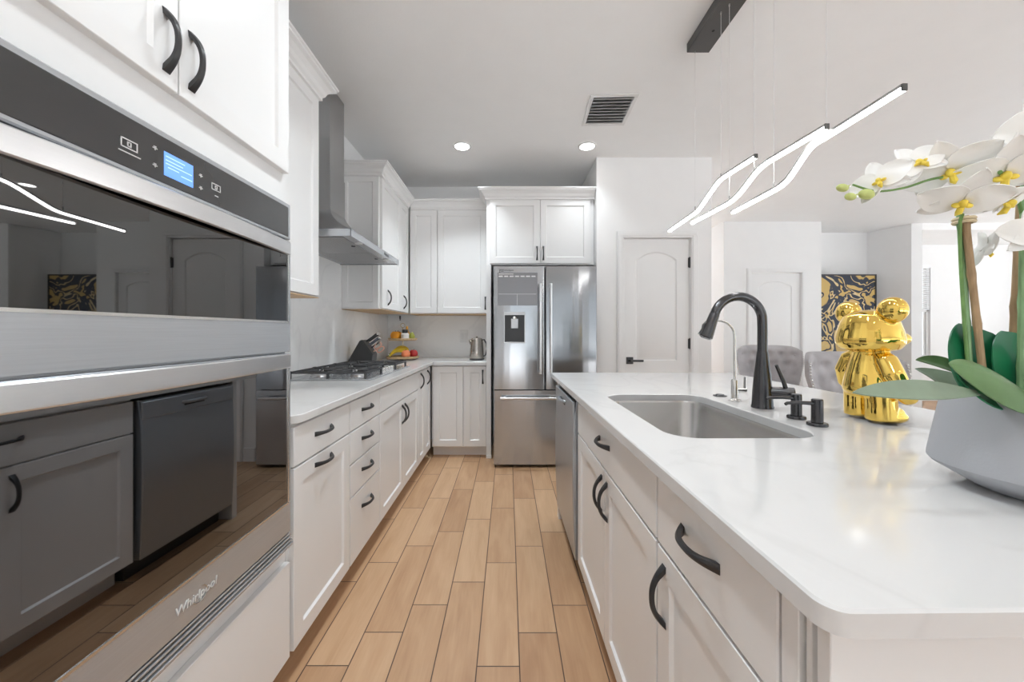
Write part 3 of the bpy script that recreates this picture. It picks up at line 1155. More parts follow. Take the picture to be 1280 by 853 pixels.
for gx0, gx1 in ((0.015, 0.298), (0.304, 0.590), (0.596, 0.880)):
    m = MB()
    zt0, zt1 = 0.038, 0.050
    ya = 0.030 if gx0 < 0.3 or gx0 > 0.5 else 0.115
    yb = CD - 0.020
    for a in ((gx0, gx0 + 0.012, ya, yb), (gx1 - 0.012, gx1, ya, yb), (gx0, gx1, ya, ya + 0.012), (gx0, gx1, yb - 0.012, yb)):
        m.box(a[0], a[1], a[2], a[3], zt0, zt1, 0.002)
    cx = (gx0 + gx1) / 2
    cys = [(ya + yb) / 2] if 0.3 < cx < 0.5 else [ya + (yb - ya) * 0.27, ya + (yb - ya) * 0.73]
    if len(cys) == 2:
        m.box(gx0, gx1, (ya + yb) / 2 - 0.006, (ya + yb) / 2 + 0.006, zt0, zt1, 0.002)
    for cy in cys:
        for k in range(8):
            a = R(45 * k + 22.5)
            T = Matrix.Translation((cx, cy, 0)) @ Matrix.Rotation(a, 4, 'Z')
            ln = 0.105 if len(cys) == 2 else 0.14
            m.box(0.022, ln, -0.0045, 0.0045, zt0, zt1 + 0.002, 0.002, T=T)
    for px in (gx0 + 0.006, gx1 - 0.006):
        for py in (ya + 0.006, (ya + yb) / 2, yb - 0.006):
            m.box(px - 0.007, px + 0.007, py - 0.007, py + 0.007, 0.0088, zt1 + 0.003, 0.002)
    m.build('grate', IRON, ck)
for k in range(5):
    m = MB()
    m.lathe([(0.021, 0.009), (0.021, 0.013), (0.016, 0.015), (0.017, 0.034), (0.013, 0.038), (0, 0.038)], (0.335 + k * 0.056, 0.055, 0), 18)
    m.box(0.335 + k * 0.056 - 0.003, 0.335 + k * 0.056 + 0.003, 0.041, 0.069, 0.034, 0.042, 0.001)
    m.build('knob', CHROME, ck)

# ------------------------------------------------------------------ refrigerator
fr = thing('refrigerator', 'stainless french-door refrigerator with water dispenser, between cabinets and pantry', 'refrigerator', (-0.127, 3.31, 0))
FW = 0.910
mb = MB()
mb.box(0.004, FW - 0.004, 0.075, 0.80, 0.045, 1.775, 0.004)
mb.box(0.02, FW - 0.02, 0.09, 0.78, 0.0, 0.045)
mb.build('fridge_body', DGREY, fr)


def fdoor(name, x0, x1, z0, z1, mat):
    m = MB()
    P = rrect(x0, x1, 0, 0.068, 0.012, 4)
    # slightly crowned front
    def f(p):
        return (p[0], p[1])
    m.loft([[(p[0], p[1], z0) for p in P], [(p[0], p[1], z0 + 0.002) for p in P], [(p[0], p[1], z1 - 0.002) for p in P], [(p[0], p[1], z1) for p in P]])
    return m.build(name, mat, fr)


dl = fdoor('left_door', 0.0, 0.450, 0.692, 1.778, FRIDGE_LIT)
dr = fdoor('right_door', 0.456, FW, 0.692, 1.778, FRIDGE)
dd = fdoor('freezer_drawer', 0.0, FW, 0.030, 0.683, FRIDGE_LIT)


def bar_handle(pts_, r, parent, posts):
    m = MB()
    m.tube(pts_, r, 14)
    for p in posts:
        m.tube([p, (p[0], 0.001, p[2])], r * 0.7, 10)
    m.build('handle', STEELD, parent)


bar_handle([(0.408, -0.050, 0.835), (0.408, -0.050, 1.62)], 0.012, dl, [(0.408, -0.05, 0.86), (0.408, -0.05, 1.595)])
bar_handle([(0.500, -0.050, 0.835), (0.500, -0.050, 1.62)], 0.012, dr, [(0.500, -0.05, 0.86), (0.500, -0.05, 1.595)])
bar_handle([(0.060, -0.052, 0.622), (FW - 0.06, -0.052, 0.622)], 0.013, dd, [(0.10, -0.052, 0.622), (FW - 0.10, -0.052, 0.622)])
# dispenser
m = MB()
x0, x1, z0, z1 = 0.092, 0.278, 1.100, 1.375
m.box(x0, x1, -0.004, 0.002, z1 - 0.028, z1, 0.001, m=1)
m.box(x0, x0 + 0.006, -0.004, 0.002, z0, z1 - 0.028, m=1)
m.box(x1 - 0.006, x1, -0.004, 0.002, z0, z1 - 0.028, m=1)
m.box(x0, x1, -0.012, 0.002, z0, z0 + 0.010, 0.002, m=1)
m.box(x0 + 0.006, x1 - 0.006, -0.0015, 0.002, z0 + 0.010, z1 - 0.028)
m.build('dispenser_recess', [pm('black dispenser plastic', (0.012, 0.012, 0.013), 0.3), HOODM], dl, smooth=0)
m = MB()
m.lathe([(0.022, -0.01), (0.020, 0.0), (0.012, 0.012)], ((x0 + x1) / 2, -0.010, z1 - 0.052), 14)
m.box((x0 + x1) / 2 - 0.032, (x0 + x1) / 2 + 0.032, -0.010, -0.002, z1 - 0.145, z1 - 0.060, 0.003, m=1)
m.build('dispenser_lever', [CHROME, HOODM], dl)
m = MB()
m.box(0.035, 0.385, -0.0022, 0.001, 1.432, 1.722, 0.0005)
ps = m.build('door_sticker', steel('grey film', (0.22, 0.22, 0.23), 0.35, (1, 1, 60), 0.02), dl, smooth=0)
m = MB()
for k in range(7):
    m.box(0.045 + k * 0.048, 0.045 + k * 0.048 + 0.036, -0.0032, -0.0020, 1.683, 1.694)
m.box(0.045, 0.175, -0.0032, -0.0020, 1.706, 1.711)
m.box(0.045, 0.375, -0.0030, -0.0020, 1.531, 1.5335)
m.box(0.206, 0.2085, -0.0030, -0.0020, 1.435, 1.531)
m.build('sticker_print', PLASTW, ps, smooth=0)
m = MB()
m.box(0.052, 0.090, -0.0025, 0.0008, 1.742, 1.747)
m.box(0.052, 0.057, -0.0025, 0.0008, 1.718, 1.745)
m.box(0.062, 0.090, -0.0025, 0.0008, 1.731, 1.735)
m.build('logo_mark', DGREY, dl, smooth=0)
text_part('Whirlpool', 0.020, Matrix.Translation((0.135, -0.0008, 1.742)) @ FACE, DGREY, dl, 'logo', 0.0005)

# ------------------------------------------------------------------ island
IA = R(0.72)
IO = Vector((0.328, 0.383, 0))
IM = Matrix.Translation(IO) @ Matrix.Rotation(IA, 4, 'Z')


def isl(v, u, z=0.0):
    return IM @ Vector((v, u, z))


IL, IWD = 2.245, 1.235
SX0, SX1, SY0, SY1 = 0.125, 0.545, 0.622, 1.328
# countertop with sink cut-out
mb = MB()
n = 8
out = lambda i: rrect(i, IWD - i, i, IL - i, 0.026, n)
inn = lambda i: rrect(SX0 - i, SX1 + i, SY0 - i, SY1 + i, 0.085, n)
zt, zb = 0.915, CZ + 0.0005
e = 0.003
L3 = lambda P, z: [(p[0], p[1], z) for p in P]
mb.loft([L3(out(0), zb), L3(out(0), zt - e), L3(out(e), zt), L3(inn(e), zt), L3(inn(0), zt - e), L3(inn(0), zb)], wrap=True)
it = mb.build('island_countertop', QTOP, None, 30)
it.location = IO
it.rotation_euler = (0, 0, IA)
tag(it, 'long white quartz slab covering the island, cut out for the sink', 'countertop')

# island units: local x runs towards the camera, front faces -x (world)
IR = R(-90) + IA
FV = 0.040        # carcass front offset from the counter edge


def isl_unit_loc(u_far):
    p = isl(FV, u_far)
    return (p.x, p.y, 0)


wS = 0.918
sb = cabinet('sink_cabinet', 'white island cabinet under the sink with a wide drawer front and two doors', 'cabinet', isl_unit_loc(1.400), IR, wS, 0.60, 0.10, 0.62,
             [('drawer', 0.003, wS - 0.003, 0.722, 0.873, (0.470, 0.812, False)),
              ('door', 0.003, 0.470, 0.108, 0.718, (0.470 - 0.034, 0.620, True)),
              ('door', 0.470, wS - 0.003, 0.108, 0.718, (0.470 + 0.034, 0.620, True))])
m = MB()
m.box(0, wS, 0, 0.018, 0.62, CZ)
m.box(0, 0.018, 0.018, 0.60, 0.62, CZ)
m.box(wS - 0.018, wS, 0.018, 0.60, 0.62, CZ)
m.build('carcass_rail', CAB, sb, smooth=0)
wD = 0.385
cabinet('island_drawer_cabinet', 'white island cabinet nearest the viewer, drawer over a single door', 'cabinet', isl_unit_loc(1.400 - wS - 0.001), IR, wD, 0.60, 0.10, CZ,
        [('drawer', 0.003, wD - 0.003, 0.722, 0.873, (0.185, 0.812, False)),
         ('door', 0.003, wD - 0.003, 0.108, 0.718, (0.040, 0.620, True))])
# near end panel with fluted corner post
ep = thing('island_end_panel', 'plain white panel closing the near end of the island', 'panel', (isl(FV, 0).x, isl(FV, 0).y, 0), IA)
m = MB()
m.box(-0.020, 1.10, 0.022, 0.040, 0.0, CZ, 0.001)
m.build('panel_board', CAB, ep, smooth=0)
m = MB()
m.box(-0.008, 0.60, 0.0405, 0.052, 0.0, CZ)
m.box(-0.016, 0.60, 0.052, 0.060, 0.0, CZ, 0.001)
m.box(-0.004, 0.60, 0.060, 0.066, 0.0, CZ)
m.box(-0.020, 0.60, 0.066, 0.094, 0.0, CZ, 0.001)
m.build('corner_post', CAB, ep, smooth=0)
# back panel
bp_ = MB()
bp_.box(0.645, 0.668, 0.100, 2.100, 0.0, CZ, 0.001)
bpo = bp_.build('island_back_panel', CAB, None, 0)
bpo.location = IO
bpo.rotation_euler = (0, 0, IA)
tag(bpo, 'white panel along the seating side of the island', 'panel')
fe = MB()
fe.box(0.020, 0.644, 2.022, 2.062, 0.0, CZ, 0.001)
feo = fe.build('island_far_panel', CAB, None, 0)
feo.location = IO
feo.rotation_euler = (0, 0, IA)
tag(feo, 'white panel closing the far end of the island beyond the dishwasher', 'panel')

# dishwasher
p = isl(FV, 2.016)
dw = thing('dishwasher', 'stainless dishwasher built into the far end of the island', 'dishwasher', (p.x, p.y, 0), IR)
m = MB()
m.box(0.006, 0.598, 0.0, 0.58, 0.10, 0.868, 0.002)
m.box(0.01, 0.594, 0.055, 0.10, 0.0, 0.10)
m.build('dishwasher_tub', DGREY, dw, smooth=0)
m = MB()
rings = []
for i in range(9):
    t = i / 8
    z = 0.105 + (0.868 - 0.105) * t
    bul = 0.030 + 0.012 * math.sin(math.pi * min(1, t * 1.0)) - (0.010 if i == 8 else 0)
    rings.append([(0.003, -bul + 0.004, z), (0.007, -bul, z), (0.594, -bul, z), (0.598, -bul + 0.004, z), (0.598, -0.001, z), (0.003, -0.001, z)])
m.loft(rings)
dwd = m.build('dishwasher_door', DWST, dw, smooth=30)
m = MB()
m.box(0.006, 0.596, -0.039, -0.028, 0.775, 0.862, 0.004)
m.build('control_strip', DWST, dwd)
m = MB()
m.tube([(0.225, -0.036, 0.822), (0.235, -0.050, 0.822), (0.27, -0.056, 0.822), (0.33, -0.056, 0.822), (0.365, -0.050, 0.822), (0.375, -0.036, 0.822)], 0.009, 10)
m.box(0.235, 0.365, -0.0405, -0.0385, 0.803, 0.818, m=1)
m.build('pocket_handle', [DWST, DARK], dwd)
m = MB()
m.box(0.02, 0.58, -0.0255, -0.004, 0.868, 0.8755)
m.build('vent_gap', DARK, dwd, smooth=0)

# sink
m = MB()
rim = lambda i, r, z: L3(rrect(SX0 - i, SX1 + i, SY0 - i, SY1 + i, r, 8), z)
m.loft([rim(0.022, 0.105, zb - 0.0010), rim(-0.000, 0.085, zb - 0.0010), rim(-0.004, 0.083, zb - 0.010), rim(-0.012, 0.078, 0.70), rim(-0.035, 0.06, 0.672), rim(-0.10, 0.03, 0.668)], cap=(False, True))
m.loft([rim(0.022, 0.105, zb - 0.0012), rim(0.004, 0.088, zb - 0.003), rim(-0.009, 0.078, 0.698), rim(-0.033, 0.06, 0.669), rim(-0.10, 0.03, 0.665)], cap=(False, True))
so = m.build('sink', SINKM, None, 40)
so.location = IO
so.rotation_euler = (0, 0, IA)
tag(so, 'rounded stainless undermount basin sunk in the island top', 'sink')
m = MB(); m.lathe([(0.045, 0.0), (0.045, 0.004), (0.030, 0.004), (0.028, 0.001), (0.0, 0.001)], ((SX0 + SX1) / 2, (SY0 + SY1) / 2, 0.668), 24)
m.build('drain', CHROME, so)

# ------------------------------------------------------------------ things around the sink
CT = 0.9155
fx, fy = 0.954, 1.41
fa = thing('kitchen_faucet', 'tall black gooseneck kitchen faucet with pull-down spray head', 'faucet', (fx, fy, CT), IA)
m = MB()
m.lathe([(0.037, 0), (0.037, 0.006), (0.035, 0.010), (0.0325, 0.06), (0.028, 0.12), (0.022, 0.17), (0.0185, 0.205), (0.0172, 0.212)], seg=28)
m.build('faucet_base', GUN, fa)
m = MB()
pts = [(0, 0, 0.21), (0, 0, 0.26), (0, 0, 0.30)]
rA = 0.092
for k in range(1, 17):
    a = R(0 + 164 * k / 16)
    pts.append((-rA + rA * math.cos(a), 0, 0.325 + rA * math.sin(a) * 1.0))
m.tube(pts, 0.0165, 20)
m.build('gooseneck', GUN, fa)
end = Vector(pts[-1]); d = (Vector(pts[-1]) - Vector(pts[-2])).normalized()
m = MB()
m.tube([end, end + d * 0.004, end + d * 0.03, end + d * 0.075, end + d * 0.092, end + d * 0.094], [0.0172, 0.0178, 0.0190, 0.0225, 0.0235, 0.020], 22)
m.tube([end + d * 0.094, end + d * 0.0965], [0.018, 0.017], 18)
sh = m.build('spray_head', GUN, fa)
m = MB()
side = Vector((-1, 0, 0))
q = end + d * 0.05 + side * 0.017
m.tube([end + d * 0.030 + side * 0.018, end + d * 0.045 + side * 0.0235, end + d * 0.060 + side * 0.022, end + d * 0.080 + side * 0.024], [0.005, 0.0075, 0.006, 0.0085], 10)
m.build('spray_button', BLACK, sh)
m = MB()
hdir = Vector((0.86, -0.50, 0.0))
c0 = Vector((0, 0, 0.060))
m.tube([c0 - hdir * 0.0, c0 + hdir * 0.050, c0 + hdir * 0.052, c0 + hdir * 0.095, c0 + hdir * 0.098], [0.0205, 0.0205, 0.0215, 0.0215, 0.019], 20)
m.build('handle_hub', GUN, fa)
m = MB()
c1 = c0 + hdir * 0.072 + Vector((0, 0, 0.015))
m.tube([c1, c1 + Vector((-0.010, 0.0, 0.03)), c1 + Vector((-0.036, 0, 0.088))], [0.0075, 0.007, 0.0055], 12)
m.build('lever', GUN, fa)

rf = thing('filtered_water_faucet', 'slim brushed nickel drinking-water faucet behind the sink', 'faucet', (0.932, 1.545, CT), IA)
m = MB()
m.lathe([(0.024, 0), (0.024, 0.006), (0.015, 0.010), (0.0135, 0.012), (0.0135, 0.085), (0.010, 0.090)], seg=20)
m.build('faucet_body', CHROME, rf)
m = MB()
pts = [(0, 0, 0.08), (0, 0, 0.20), (0, 0, 0.255)]
rA = 0.068
for k in range(1, 13):
    a = R(138 * k / 12)
    pts.append((-rA + rA * math.cos(a), 0, 0.262 + rA * math.sin(a)))
pts.append((-0.150, 0, 0.275))
m.tube(pts, 0.0052, 12)
m.build('spout', CHROME, rf)
m = MB()
m.tube([(0.008, -0.002, 0.045), (0.040, -0.012, 0.045)], [0.010, 0.011], 14)
m.tube([(0.034, -0.010, 0.045), (0.036, -0.010, 0.100)], [0.006, 0.0055], 10)
m.build('valve_lever', CHROME, rf)

m = MB()
m.lathe([(0.028, 0), (0.028, 0.002), (0.026, 0.004), (0.018, 0.0045), (0.017, 0.007), (0.015, 0.0085), (0.0, 0.0085)], seg=24)
o = m.build('air_switch', GUN)
o.location = (0.940, 1.668, CT)
tag(o, 'low round metal disposal button behind the sink', 'switch')

sd = thing('soap_dispenser', 'black deck soap dispenser with long spout, nearer the faucet', 'soap dispenser', (0.948, 1.236, CT), IA, 'soap dispensers beside the faucet')
m = MB()
m.lathe([(0.027, 0), (0.027, 0.006), (0.025, 0.009), (0.0155, 0.010), (0.0150, 0.078), (0.013, 0.080)], seg=22)
m.build('dispenser_body', GUN, sd)
m = MB()
m.tube([(0, 0, 0.066), (-0.045, 0, 0.069), (-0.092, 0, 0.068), (-0.098, 0, 0.064)], [0.0065, 0.0055, 0.005, 0.0045], 12)
m.build('nozzle', GUN, sd)
s2 = copy_tree(sd)
s2.location = (0.940, 1.143, CT)
s2['label'] = 'black deck soap dispenser with long spout, nearer the gold bear'

# ------------------------------------------------------------------ gold bear figurine
be = thing('bear_figurine', 'shiny polished gold bear figurine standing on the island', 'figurine', (1.166, 1.215, CT), R(-34))
# local: faces +y rotated; built facing local +x then turned. z up, total height 0.38
m = MB()
def ell(c, r, T=None):
    m.sphere(c, r, 28, 18, T=T)
# legs and feet
for s in (-1, 1):
    m.tube([(0.004, s * 0.040, 0.010), (0.002, s * 0.040, 0.055), (0.0, s * 0.038, 0.120)], [0.040, 0.039, 0.040], 20)
    ell((0.026, s * 0.041, 0.020), (0.048, 0.037, 0.0205))
    ell((0.024, s * 0.041, 0.032), (0.040, 0.033, 0.024))
# torso
m.lathe([(0.001, 0.078), (0.058, 0.080), (0.073, 0.092), (0.074, 0.108), (0.066, 0.150), (0.055, 0.190), (0.044, 0.218), (0.030, 0.228), (0.001, 0.229)], (0, 0, 0), 28, sx=0.82)
# arms
for s in (-1, 1):
    m.tube([(0.0, s * 0.042, 0.212), (-0.004, s * 0.066, 0.196), (-0.004, s * 0.088, 0.155), (0.010, s * 0.100, 0.112), (0.022, s * 0.100, 0.094)], [0.020, 0.027, 0.028, 0.024, 0.019], 16)
    ell((0.026, s * 0.099, 0.090), (0.024, 0.022, 0.022))
# head: flat wide box-like skull narrowing to the crown, snout forward
m.lathe([(0.001, 0.222), (0.050, 0.222), (0.078, 0.230), (0.090, 0.246), (0.092, 0.262), (0.086, 0.290), (0.078, 0.315), (0.068, 0.335), (0.052, 0.348), (0.030, 0.354), (0.001, 0.356)], (0, 0, 0), 32, sx=0.88, sy=1.0)
ell((0.070, 0, 0.262), (0.048, 0.042, 0.026))
ell((0.086, 0, 0.268), (0.030, 0.026, 0.018))
# ears
for s in (-1, 1):
    ell((0.0, s * 0.080, 0.350), (0.031, 0.042, 0.040))
body = m.build('bear_body', GOLD, be)
rm = body.modifiers.new('fuse', 'REMESH'); rm.mode = 'VOXEL'; rm.voxel_size = 0.0030; rm.use_smooth_shade = True
sm = body.modifiers.new('soften', 'SMOOTH'); sm.factor = 0.6; sm.iterations = 5
be.rotation_euler = (0, 0, R(-4))

# ------------------------------------------------------------------ orchid in a grey bowl
PCX, PCY = 0.952, 0.655
orc = thing('potted_orchid', 'white orchid with green leaves in a tapered matte grey bowl on the island', 'orchid', (PCX, PCY, CT))
m = MB()
m.lathe([(0.001, 0.0), (0.088, 0.0), (0.096, 0.004), (0.146, 0.035), (0.1505, 0.041), (0.150, 0.048), (0.130, 0.170), (0.128, 0.174), (0.123, 0.174), (0.121, 0.168), (0.118, 0.150)], seg=72, cap=(True, False))
m.build('bowl', POT, orc, smooth=30)
m = MB()
m.lathe([(0.001, 0.156), (0.07, 0.158), (0.119, 0.150)], seg=40, cap=(False, False))
m.build('moss', SOIL, orc)


def P(px, py, y):
    """point at distance y seen at a pixel of the photograph, in bowl coordinates"""
    k = y / 470.0
    return Vector(((px - 635) * k - PCX, y - PCY, 1.2 + (415 - py) * k - CT))


def bez(p0, p1, p2, t):
    return p0 * (1 - t) ** 2 + p1 * 2 * t * (1 - t) + p2 * t * t


def leaf(base, mid, tip, width, side, mat, cup=0.25, power=0.8, label=None, thick=0.0022, wmax=0.5):
    """strap leaf: spine bezier, side = direction of the blade's width"""
    side = Vector(side).normalized()
    width *= 0.93
    def fn(u, v):
        c = bez(base, mid, tip, u)
        t = (bez(base, mid, tip, min(1, u + 0.01)) - bez(base, mid, tip, max(0, u - 0.01))).normalized()
        s_ = (side - t * side.dot(t)).normalized()
        nrm = s_.cross(t)
        # outline: widest at wmax
        x = u / wmax if u < wmax else (1 - u) / (1 - wmax)
        wd = width * 0.5 * max(0.02, math.sin(math.pi / 2 * min(1, max(0, x))) ** power) if u > wmax else width * 0.5 * (0.22 + 0.78 * math.sin(math.pi / 2 * x))
        q = (v - 0.5) * 2
        return c + s_ * q * wd + nrm * (cup * wd * (q * q - 0.15 * (1 - abs(q)) ** 6))
    m = MB()
    m.grid(fn, 26, 12, thick=thick)
    return m.build('leaf', mat, orc, smooth=60, label=label)


ctr = Vector((0, 0, 0.15))
# long pale leaf reaching left over the rim
leaf(P(1222, 492, 0.610), P(1150, 485, 0.60), P(1066, 491, 0.61), 0.040, (0.0, 0.66, 0.75), LEAFP, 0.15, 0.7)
# two narrow leaves behind it
leaf(P(1225, 490, 0.690), P(1190, 452, 0.72), P(1145, 450, 0.74), 0.040, (0.1, 0.7, 0.7), LEAFL, 0.35, 0.7)
leaf(P(1232, 497, 0.700), P(1185, 478, 0.76), P(1144, 461, 0.78), 0.044, (0.1, 0.7, 0.7), LEAFP, 0.35, 0.7)
# broad front leaf
leaf(P(1315, 520, 0.600), P(1262, 468, 0.600), P(1186, 455, 0.625), 0.098, (0.10, 0.66, 0.74), LEAFL, -0.30, 0.75, wmax=0.45)
# small dark leaf under it
leaf(P(1275, 508, 0.640), P(1225, 500, 0.635), P(1194, 466, 0.640), 0.046, (0.2, 0.45, 0.9), LEAFD, 0.25, 0.7)
# round upright leaves
leaf(P(1228, 505, 0.700), P(1206, 455, 0.695), P(1216, 408, 0.710), 0.098, (1, -0.12, 0.10), LEAFD, 0.25, 0.30, wmax=0.62)
leaf(P(1272, 505, 0.680), P(1266, 460, 0.670), P(1268, 416, 0.690), 0.080, (1, -0.30, -0.15), LEAFD, 0.25, 0.30, wmax=0.62)
leaf(P(1300, 505, 0.650), P(1330, 450, 0.610), P(1400, 470, 0.570), 0.09, (0.4, 0.8, 0.3), LEAFL, 0.25, 0.6)
leaf(P(1330, 500, 0.770), P(1370, 440, 0.830), P(1420, 450, 0.900), 0.07, (0.6, 0.2, 0.6), LEAFD, 0.25, 0.5)


def stake(a, b, r, mat, name):
    m = MB()
    n = 22
    pts = [a + (b - a) * (i / n) for i in range(n + 1)]
    rad = [r * (1.18 if i % 6 == 3 else 1.0) for i in range(n + 1)]
    m.tube(pts, rad, 10)
    return m.build(name, mat, orc)


stake(P(1232, 498, 0.688), P(1206, 270, 0.688), 0.0052, STAKE, 'stake')
stake(P(1214, 500, 0.698), P(1200, 268, 0.698), 0.0048, STAKEG, 'support_cane')
stake(P(1264, 500, 0.708), P(1279, 215, 0.708), 0.0068, STAKE, 'stake')
stake(P(1276, 500, 0.668), P(1282, 200, 0.668), 0.0055, STAKEG, 'support_cane')
m = MB()
for z in (0.0, 0.006):
    c = P(1205, 274, 0.690) + Vector((0, 0, -z))
    m.tube([c + Vector((0.013 * math.cos(a), 0.013 * math.sin(a), 0)) for a in [2 * math.pi * k / 16 for k in range(17)]], 0.003, 6)
m.build('raffia_tie', RAFFIA, orc)


def spline(pts, n=8):
    out = []
    Pp = [pts[0]] + list(pts) + [pts[-1]]
    for i in range(1, len(Pp) - 2):
        p0, p1, p2, p3 = Pp[i - 1], Pp[i], Pp[i + 1], Pp[i + 2]
        for k in range(n):
            t = k / n
            out.append(0.5 * ((2 * p1) + (p2 - p0) * t + (2 * p0 - 5 * p1 + 4 * p2 - p3) * t * t + (3 * p1 - p0 - 3 * p2 + p3) * t ** 3))
    out.append(pts[-1])
    return out


D1 = 0.645
m = MB()
s1 = spline([P(1211, 470, 0.693), P(1204, 380, 0.698), P(1200, 300, 0.693), P(1203, 268, 0.678), P(1222, 250, 0.658), P(1240, 238, 0.648), P(1215, 222, 0.638), P(1170, 223, D1), P(1130, 235, D1), P(1095, 239, D1), P(1066, 231, D1)])
m.tube(s1, [0.0030 - 0.0014 * i / len(s1) for i in range(len(s1))], 8)
m.build('flower_stem', STEM, orc)
m = MB()
s2_ = spline([P(1278, 480, 0.678), P(1283, 330, 0.688), P(1276, 262, 0.668), P(1262, 235, 0.648), P(1250, 215, 0.608)])
m.tube(s2_, [0.0028] * len(s2_), 8)
m.build('flower_stem', STEM, orc)


def flower(c, face, size, roll=0.0, openness=0.16):
    """five-part moth orchid bloom: three sepals, two broad petals, yellow lip as its own sub-part"""
    face = Vector(face).normalized()
    up = Vector((0, 0, 1))
    x = up.cross(face)
    x = x.normalized() if x.length > 1e-3 else Vector((1, 0, 0))
    y = face.cross(x)
    M = Matrix((x, y, face)).transposed().to_4x4()
    M = Matrix.Translation(c) @ M @ Matrix.Rotation(roll, 4, 'Z')
    m = MB()
    for ang, L, Wd, zz in ((90, 0.52, 0.34, -0.004), (215, 0.50, 0.30, -0.004), (325, 0.50, 0.30, -0.004), (172, 0.56, 0.52, 0.002), (8, 0.56, 0.52, 0.002)):
        a = R(ang)
        def fn(u, v, L=L, Wd=Wd, a=a, zz=zz):
            q = (v - 0.5) * 2
            r = L * u
            wd = Wd * 0.5 * (math.sin(math.pi * min(1, (0.06 + 0.94 * u)) ** 0.8) ** 0.6 if u < 0.999 else 0.02)
            s_ = q * wd
            z = openness * (u ** 2) * -0.6 * L + 0.25 * s_ * s_ / max(Wd, 0.01) + zz / size * 0.3
            z += 0.015 * math.sin(6 * u + 3 * q)
            return (size * (r * math.cos(a) - s_ * math.sin(a)), size * (r * math.sin(a) + s_ * math.cos(a)), size * z)
        m.grid(fn, 12, 8, T=M, thick=0.0012)
    f = m.build('flower', PETAL, orc, smooth=60)
    l = MB()
    l.sphere((0, -0.03 * size, 0.06 * size), (0.055 * size, 0.075 * size, 0.06 * size), 14, 10, T=M)
    l.sphere((0.07 * size, -0.05 * size, 0.07 * size), (0.055 * size, 0.03 * size, 0.05 * size), 12, 8, T=M)
    l.sphere((-0.07 * size, -0.05 * size, 0.07 * size), (0.055 * size, 0.03 * size, 0.05 * size), 12, 8, T=M)
    l.tube([(0, -0.06 * size, 0.07 * size), (0, -0.15 * size, 0.12 * size), (0, -0.22 * size, 0.10 * size)], [0.04 * size, 0.045 * size, 0.012 * size], 10, T=M)
    l.build('flower_lip', PETALY, f)
    return f


flower(P(1099, 226, 0.640), (-0.86, -0.50, 0.10), 0.078, R(20))
flower(P(1146, 204, 0.640), (-0.35, -0.85, 0.30), 0.082, R(30))
flower(P(1186, 212, 0.640), (-0.35, -0.55, -0.78), 0.112, R(25))
flower(P(1256, 215, 0.610), (-0.25, -0.55, -0.80), 0.118, R(8))
flower(P(1204, 250, 0.630), (-0.30, -0.45, -0.82), 0.108, R(-12))
flower(P(1262, 250, 0.640), (0.25, -0.45, -0.85), 0.105, R(12))
flower(P(1230, 312, 0.690), (0.80, -0.40, -0.15), 0.074, R(-25))
flower(P(1296, 292, 0.640), (-0.2, -0.9, 0.2), 0.095, R(0))
flower(P(1300, 150, 0.620), (-0.2, -0.85, -0.4), 0.100, R(30))
for px, py, r, dx in ((1053, 235, 0.0066, 1), (1063, 246, 0.0062, 1), (1083, 243, 0.0085, 1)):
    m = MB()
    c = P(px, py, D1)
    m.sphere((0, 0, 0), (r * 1.5, r, r), 14, 10, T=Matrix.Translation(c) @ Matrix.Rotation(R(12), 4, 'Y'))
    e2 = P(px + 9, py - 3, D1)
    m.tube([c, e2], 0.0012, 6)
    m.build('bud', BUD, orc)

# ------------------------------------------------------------------ pendant light over the island
pe = thing('linear_pendant_light', 'black ceiling bar with three lit wavy LED strips hanging over the island', 'pendant light', (1.07, 1.5, CEIL))
m = MB()
m.box(-0.065, 0.060, -0.72, 0.615, -0.050, -0.0005, 0.002)
m.lathe([(0.007, -0.0508), (0.007, -0.049)], (0.0, 0.46, 0), 12, m=1)
can = m.build('ceiling_canopy', [GUNL, DARK], pe, smooth=20)


def pw(x, y, z):
    return Vector((x - 1.07, y - 1.5, z - CEIL))


